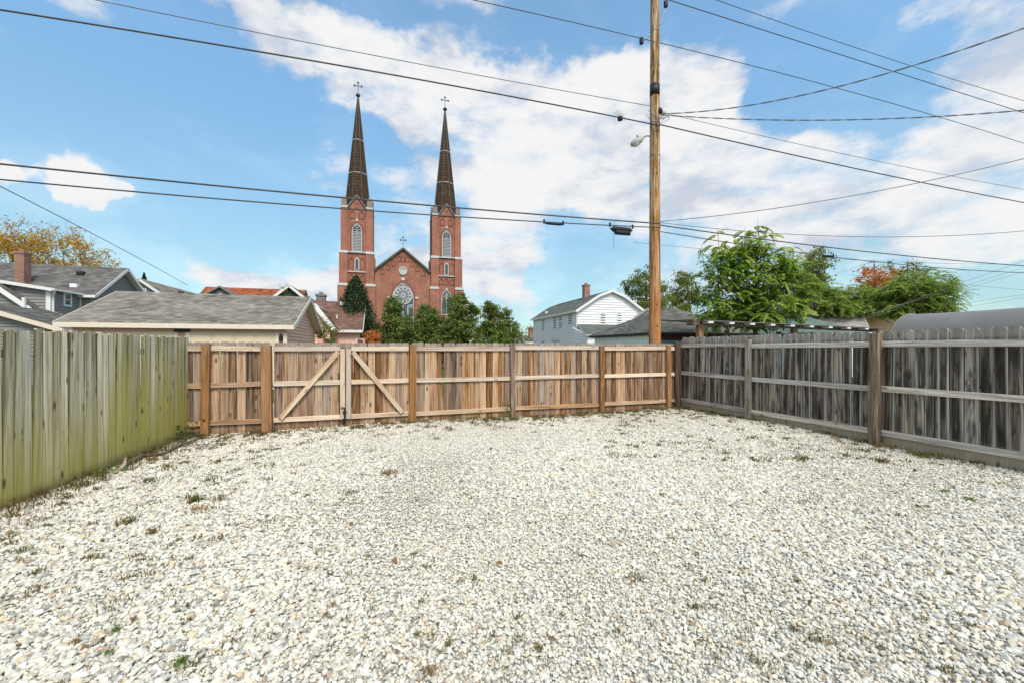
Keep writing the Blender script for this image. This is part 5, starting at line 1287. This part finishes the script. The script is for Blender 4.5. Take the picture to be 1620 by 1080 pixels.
for i, (p, q, lab) in enumerate((((1510, 452), (1620, 413), 'uppermost faint wire over the tarp shelter'), ((1515, 456), (1620, 424), 'second faint wire over the tarp shelter, nearly beside the uppermost'), ((1512, 462), (1620, 430), 'third faint wire over the tarp shelter'),
                                 ((1515, 450), (1620, 459), 'faint wire crossing the others over the tarp shelter'), ((1500, 484), (1620, 466), 'lower faint wire just above the tarp shelter'), ((1505, 490), (1620, 471), 'lowest faint wire just above the tarp shelter'))):
    wire(lab, (34, 32 + i), (8, .6 + .2 * i), [p, q], -6, 18, .013, 1, 'thin_cable')
def on_curve(c, px):
    A, D, k = c; ang = math.atan2(D.y, D.x); s = front(px, 300, A, 0.0, ang)[0]
    return Vector((A.x + D.x * s, A.y + D.y * s, float(np.polyval(k, s))))
def splice(label, curve, px, L, r_, drop, double=False):
    p = on_curve(curve, px); o = thing('splice_case', label, 'cable splice', p, TH, 'splice cases on the cables')
    m = MB(); prof2 = [(-L / 2 - .06, .012), (-L / 2, r_ * .7), (-L / 2 + .03, r_), (L / 2 - .03, r_), (L / 2, r_ * .7), (L / 2 + .06, .012)]
    m.tube([(x, 0, -drop) for x, q_ in prof2], [q_ for x, q_ in prof2], 12); b = part('case', m, M['black'], o)
    m = MB()
    for i in range(7): m.tube([(-L / 2 + L * (i + .5) / 7, 0, -drop), (-L / 2 + L * (i + .6) / 7, 0, -drop)], r_ * 1.08, 12)
    part('ridge', m, M['black'], b)
    m = MB()
    for sx in (-1, 1): m.bar((sx * L * .62, 0, -.05), (sx * L * .62, 0, .06), .03, .04)
    if double:
        m.tube([(-L * .36, -.03, -drop - r_ * 1.3), (L * .42, -.03, -drop - r_ * 1.3)], r_ * .9, 12)
        m.tube([(-L * .45, -.03, -drop), (-L * .45, -.03, -.5), (-L * .43, 0, -.62)], .004, 4)
    part('hanger', m, M['black'], o)
splice('slim splice case hanging on the lower heavy cable well left of the pole', b2, 876, .42, .036, .03)
splice('large double splice case hanging close beside the pole', b2, 983, .55, .07, .10, True)
splice('slim splice case on the lower heavy cable beside the leafy tree', b3, 1310, .36, .04, .0)
p = on_curve((off(-.22)[0], U, np.array([0, 0, 0])), 981); p.z = CZ + (HY - 188) / F * p.y
bc = thing('wire_connector', 'dark bristling wire connector on the thick cable beside the pole', 'connector', p, TH)
m = MB(); m.lathe([(.02, -.07), (.07, -.04), (.075, .03), (.03, .06)], 10); part('body', m, M['black'], bc)
m = MB()
for a in (-1.0, -.5, -.15, .3, .8): m.tube([(0, 0, .03), (math.sin(a) * .14, 0, .03 + math.cos(a) * .13), (math.sin(a) * .2, .02, .03 + math.cos(a) * .2)], .005, 4)
part('tail_wire', m, M['cable'], bc)

# ------------------------------------------------------------------ weeds, litter and small finds on the gravel
def gp(px, py):
    Z = CZ * F / (py - HY); return Vector(((px - CX) / F * Z, Z, 0))
def blades(out, c, n, h, sp, droop=.5, wd=.006):
    for i in range(n):
        a = rng.uniform(0, 6.283); L = h * rng.uniform(.5, 1.2); o_ = rng.normal(0, sp, 2)
        b = np.array([c[0] + o_[0], c[1] + o_[1], c[2]]); d = np.array([math.cos(a), math.sin(a), 0]); s = np.array([-d[1], d[0], 0]) * wd
        lean = rng.uniform(.2, 1.0); m1 = b + d * L * .35 * lean + np.array([0, 0, L * .6]); t_ = b + d * L * (.55 + droop * .5) * lean + np.array([0, 0, L * (.9 - droop * .5 * lean)])
        out.append(np.array([b - s, b + s, m1 + s * .8, m1 - s * .8])); out.append(np.array([m1 - s * .8, m1 + s * .8, t_ + s * .15, t_ - s * .15]))
def weed_mesh(name, out): Vt = np.concatenate(out); return mesh_np(name, Vt, np.arange(len(Vt)).reshape(-1, 4))
ol = []
def fence_pt(A, B, t, d):   # a point t along the line A-B, d metres inside the yard
    dr = (B - A).normalized(); nrm = Vector((dr.y, -dr.x)); return A.lerp(B, t) + nrm * d
def sprinkle(n, q_, h0, h1, n0, n1, sp, wd):
    for _ in range(n):
        q = q_(); blades(ol, (q.x, q.y, relief(q.x, q.y) + .012), int(random.randint(n0, n1) * (1.0 + 3.0 / max(q.y, 2))), random.uniform(h0, h1) * random.choice((.5, .8, 1)), sp * random.uniform(.5, 1.4), .8, .0012 + .00062 * q.y)
sprinkle(200, lambda: fence_pt(B0, B1, random.random(), .04 + abs(random.gauss(0, .16))), .04, .10, 12, 26, .06, .008)
sprinkle(210, lambda: fence_pt(B0, B1, random.random(), .15 + abs(random.gauss(0, .65))), .025, .07, 8, 20, .045, .008)
sprinkle(90, lambda: fence_pt(CORNER, REND, random.random(), .03 + abs(random.gauss(0, .10))), .03, .10, 10, 26, .06, .007)
sprinkle(150, lambda: fence_pt(CORNER, REND, random.random(), .1 + abs(random.gauss(0, .6))), .02, .06, 6, 16, .04, .006)
sprinkle(170, lambda: fence_pt(LEND, BL, random.random(), .03 + abs(random.gauss(0, .16))), .03, .15, 8, 20, .05, .005)
sprinkle(170, lambda: fence_pt(LEND, BL, random.uniform(.2, 1.05), .25 + abs(random.gauss(0, 1.1))), .02, .075, 8, 24, .04, .006)
sprinkle(170, lambda: gp(random.uniform(960, 1400), random.uniform(655, 725)), .02, .07, 8, 20, .05, .007)
sprinkle(260, lambda: gp(random.uniform(80, 1560), random.uniform(690, 1070)), .012, .040, 4, 12, .018, .0035)
tag(link('weeds', weed_mesh('weeds', ol), M['grass_mix']), 'sparse small weeds and dry grass sprinkled through the gravel', 'weeds', kind='stuff')
# dead leaves
pts = []
for _ in range(260):
    r_ = random.random()
    q = fence_pt(LEND, BL, random.random(), abs(random.gauss(.15, .3))) if r_ < .45 else (fence_pt(B0, B1, random.random(), abs(random.gauss(0, .3))) if r_ < .7 else (fence_pt(CORNER, REND, random.random(), abs(random.gauss(0, .2))) if r_ < .85 else gp(random.uniform(50, 1550), random.uniform(690, 1060)).xy))
    pts.append((q.x, q.y, relief(q.x, q.y) + .022))
Vt, Q = leaf_quads(np.array(pts), .027, 2.5, .6)
tag(link('dead_leaves', mesh_np('dead_leaves', Vt, Q), M['dead_leaf']), 'scattered dry brown leaves lying on the gravel and along the fences', 'leaves', kind='stuff')
def tuft(label, px, py, n, h, sp, mat, name='grass_tuft', cat='weed', wd=.005):
    q = gp(px, py); o_ = []; blades(o_, (0, 0, 0), n, h, sp, .5, wd)
    tag(link(name, weed_mesh(name, o_), M[mat], None, (q.x, q.y, relief(q.x, q.y) + .005)), label, cat, 'tufts growing in the gravel')
def leafy(label, px, py, n, h, sp, mat, leaf=.012, name='leafy_weed', cat='weed', zup=1.0):
    q = gp(px, py); C = np.stack([rng.normal(0, sp, n), rng.normal(0, sp, n), np.abs(rng.normal(h * .5, h * .3, n))], 1)
    Vt, Q = leaf_quads(C, leaf, zup, .6)
    tag(link(name, mesh_np(name, Vt, Q), M[mat], None, (q.x, q.y, relief(q.x, q.y) + .01)), label, cat, 'leafy weeds')
tuft('straw coloured dry tuft alone in the middle of the gravel', 614, 752, 90, .08, .05, 'dry_blade')
tuft('olive tuft of grass on the gravel near the mossy fence', 200, 822, 70, .055, .035, 'grass_mix')
tuft('reddish dry tuft beside the olive ones left of centre', 312, 803, 80, .05, .06, 'dry_blade')
tuft('green tuft with dry stems behind the reddish tuft', 308, 790, 60, .09, .03, 'grass_mix')
tuft('grass tuft standing before the brown post of the blackened fence', 1396, 728, 70, .08, .04, 'grass_mix')
tuft('grass tuft out from the blackened fence, past the grey post', 1272, 722, 70, .07, .05, 'grass_mix')
tuft('dry brown tuft close to the bottom edge at centre', 682, 1066, 50, .045, .02, 'dry_blade', wd=.003)
leafy('bright green leafy weed on its own in the left foreground', 286, 1044, 130, .05, .018, 'leaf_bright', .008)
leafy('tiny green weed behind the bright leafy one', 170, 1020, 40, .025, .014, 'leaf_bright', .008)
leafy('small green weed farther back in the left foreground', 183, 984, 40, .025, .014, 'leaf_bright', .008)
leafy('small green weed at the lower centre of the gravel', 710, 1022, 50, .03, .016, 'leaf_brown', .007)
leafy('mossy green mat of weed beside the blackened fence', 1465, 722, 90, .03, .06, 'leaf_bright', .016, 'weed_mat')
leafy('round green weed out in the gravel before the blackened fence', 1536, 788, 60, .03, .025, 'leaf_hedge', .012)
leafy('yellow green weed next to the round green one', 1497, 775, 50, .03, .025, 'leaf_bright', .012)
leafy('leafy vine sprouting through the mossy fence low down', 80, 745, 60, .16, .05, 'leaf_dark', .03, 'ivy_sprig', 'plant', .3)
leafy('ivy climbing beside the dark gap in the mossy fence', 178, 722, 46, .35, .05, 'leaf_hedge', .03, 'ivy_sprig', 'plant', .3)
leafy('low green plants at the foot of the mossy fence', 158, 748, 160, .06, .12, 'leaf_bright', .018, 'ground_plants', 'plant')
leafy('dark green bush at the far end of the mossy fence', 283, 692, 160, .28, .14, 'leaf_dark', .03, 'fence_bush', 'plant')
leafy('vine growing on the third panel of the back fence', 803, 660, 110, .42, .06, 'leaf_hedge', .02, 'fence_vine', 'plant', .3)
# fallen branch and bleached root by the mossy fence
m = MB(); P = [gp(195, 735), gp(225, 722), gp(255, 716), gp(285, 702), gp(315, 694), gp(338, 690)]
m.tube([(p.x, p.y, relief(p.x, p.y) + .05 + .02 * math.sin(i * 2)) for i, p in enumerate(P)], [.022, .025, .022, .02, .015, .008], 7)
tag(link('fallen_branch', m.mesh('fallen_branch'), M['bark'], None, (0, 0, 0), True), 'long dark fallen branch lying along the mossy fence', 'branch')
m = MB(); P = [gp(176, 748), gp(188, 744), gp(197, 737), gp(199, 730)]
m.tube([(p.x, p.y, relief(p.x, p.y) + h_) for p, h_ in zip(P, (.02, .04, .06, .11))], [.014, .022, .024, .016], 8)
tag(link('bleached_root', m.mesh('bleached_root'), M['root_wood'], None, (0, 0, 0), True), 'pale curved piece of root at the end of the fallen branch', 'root')
m = MB()
for i in range(26):
    p = gp(random.uniform(235, 335), random.uniform(690, 712)); a = random.uniform(0, 6.28); L = random.uniform(.08, .3)
    m.tube([(p.x, p.y, relief(p.x, p.y) + .03), (p.x + math.cos(a) * L * .5, p.y + math.sin(a) * L * .5, relief(p.x, p.y) + random.uniform(.04, .12)), (p.x + math.cos(a) * L, p.y + math.sin(a) * L, relief(p.x, p.y) + random.uniform(.02, .12))], [.006, .005, .002], 4)
tag(link('brushwood', m.mesh('brushwood'), M['twig']), 'tangle of dry twigs heaped at the corner by the mossy fence', 'twigs', kind='stuff')
q = gp(681, 664); m = MB(); m.add([(-.05, 0, 0), (.05, 0, 0), (.045, .05, .0), (-.04, .05, 0), (-.035, .01, .075), (.04, .0, .06), (.035, .035, .055), (-.03, .04, .07)], [(3, 2, 1, 0), (4, 5, 6, 7), (0, 1, 5, 4), (1, 2, 6, 5), (2, 3, 7, 6), (3, 0, 4, 7)])
tag(link('pot_shard', m.mesh('pot_shard'), M['terracotta'], None, (q.x, q.y + .0, relief(q.x, q.y) + .01)), 'broken terracotta shard lying at the foot of the back fence', 'shard')
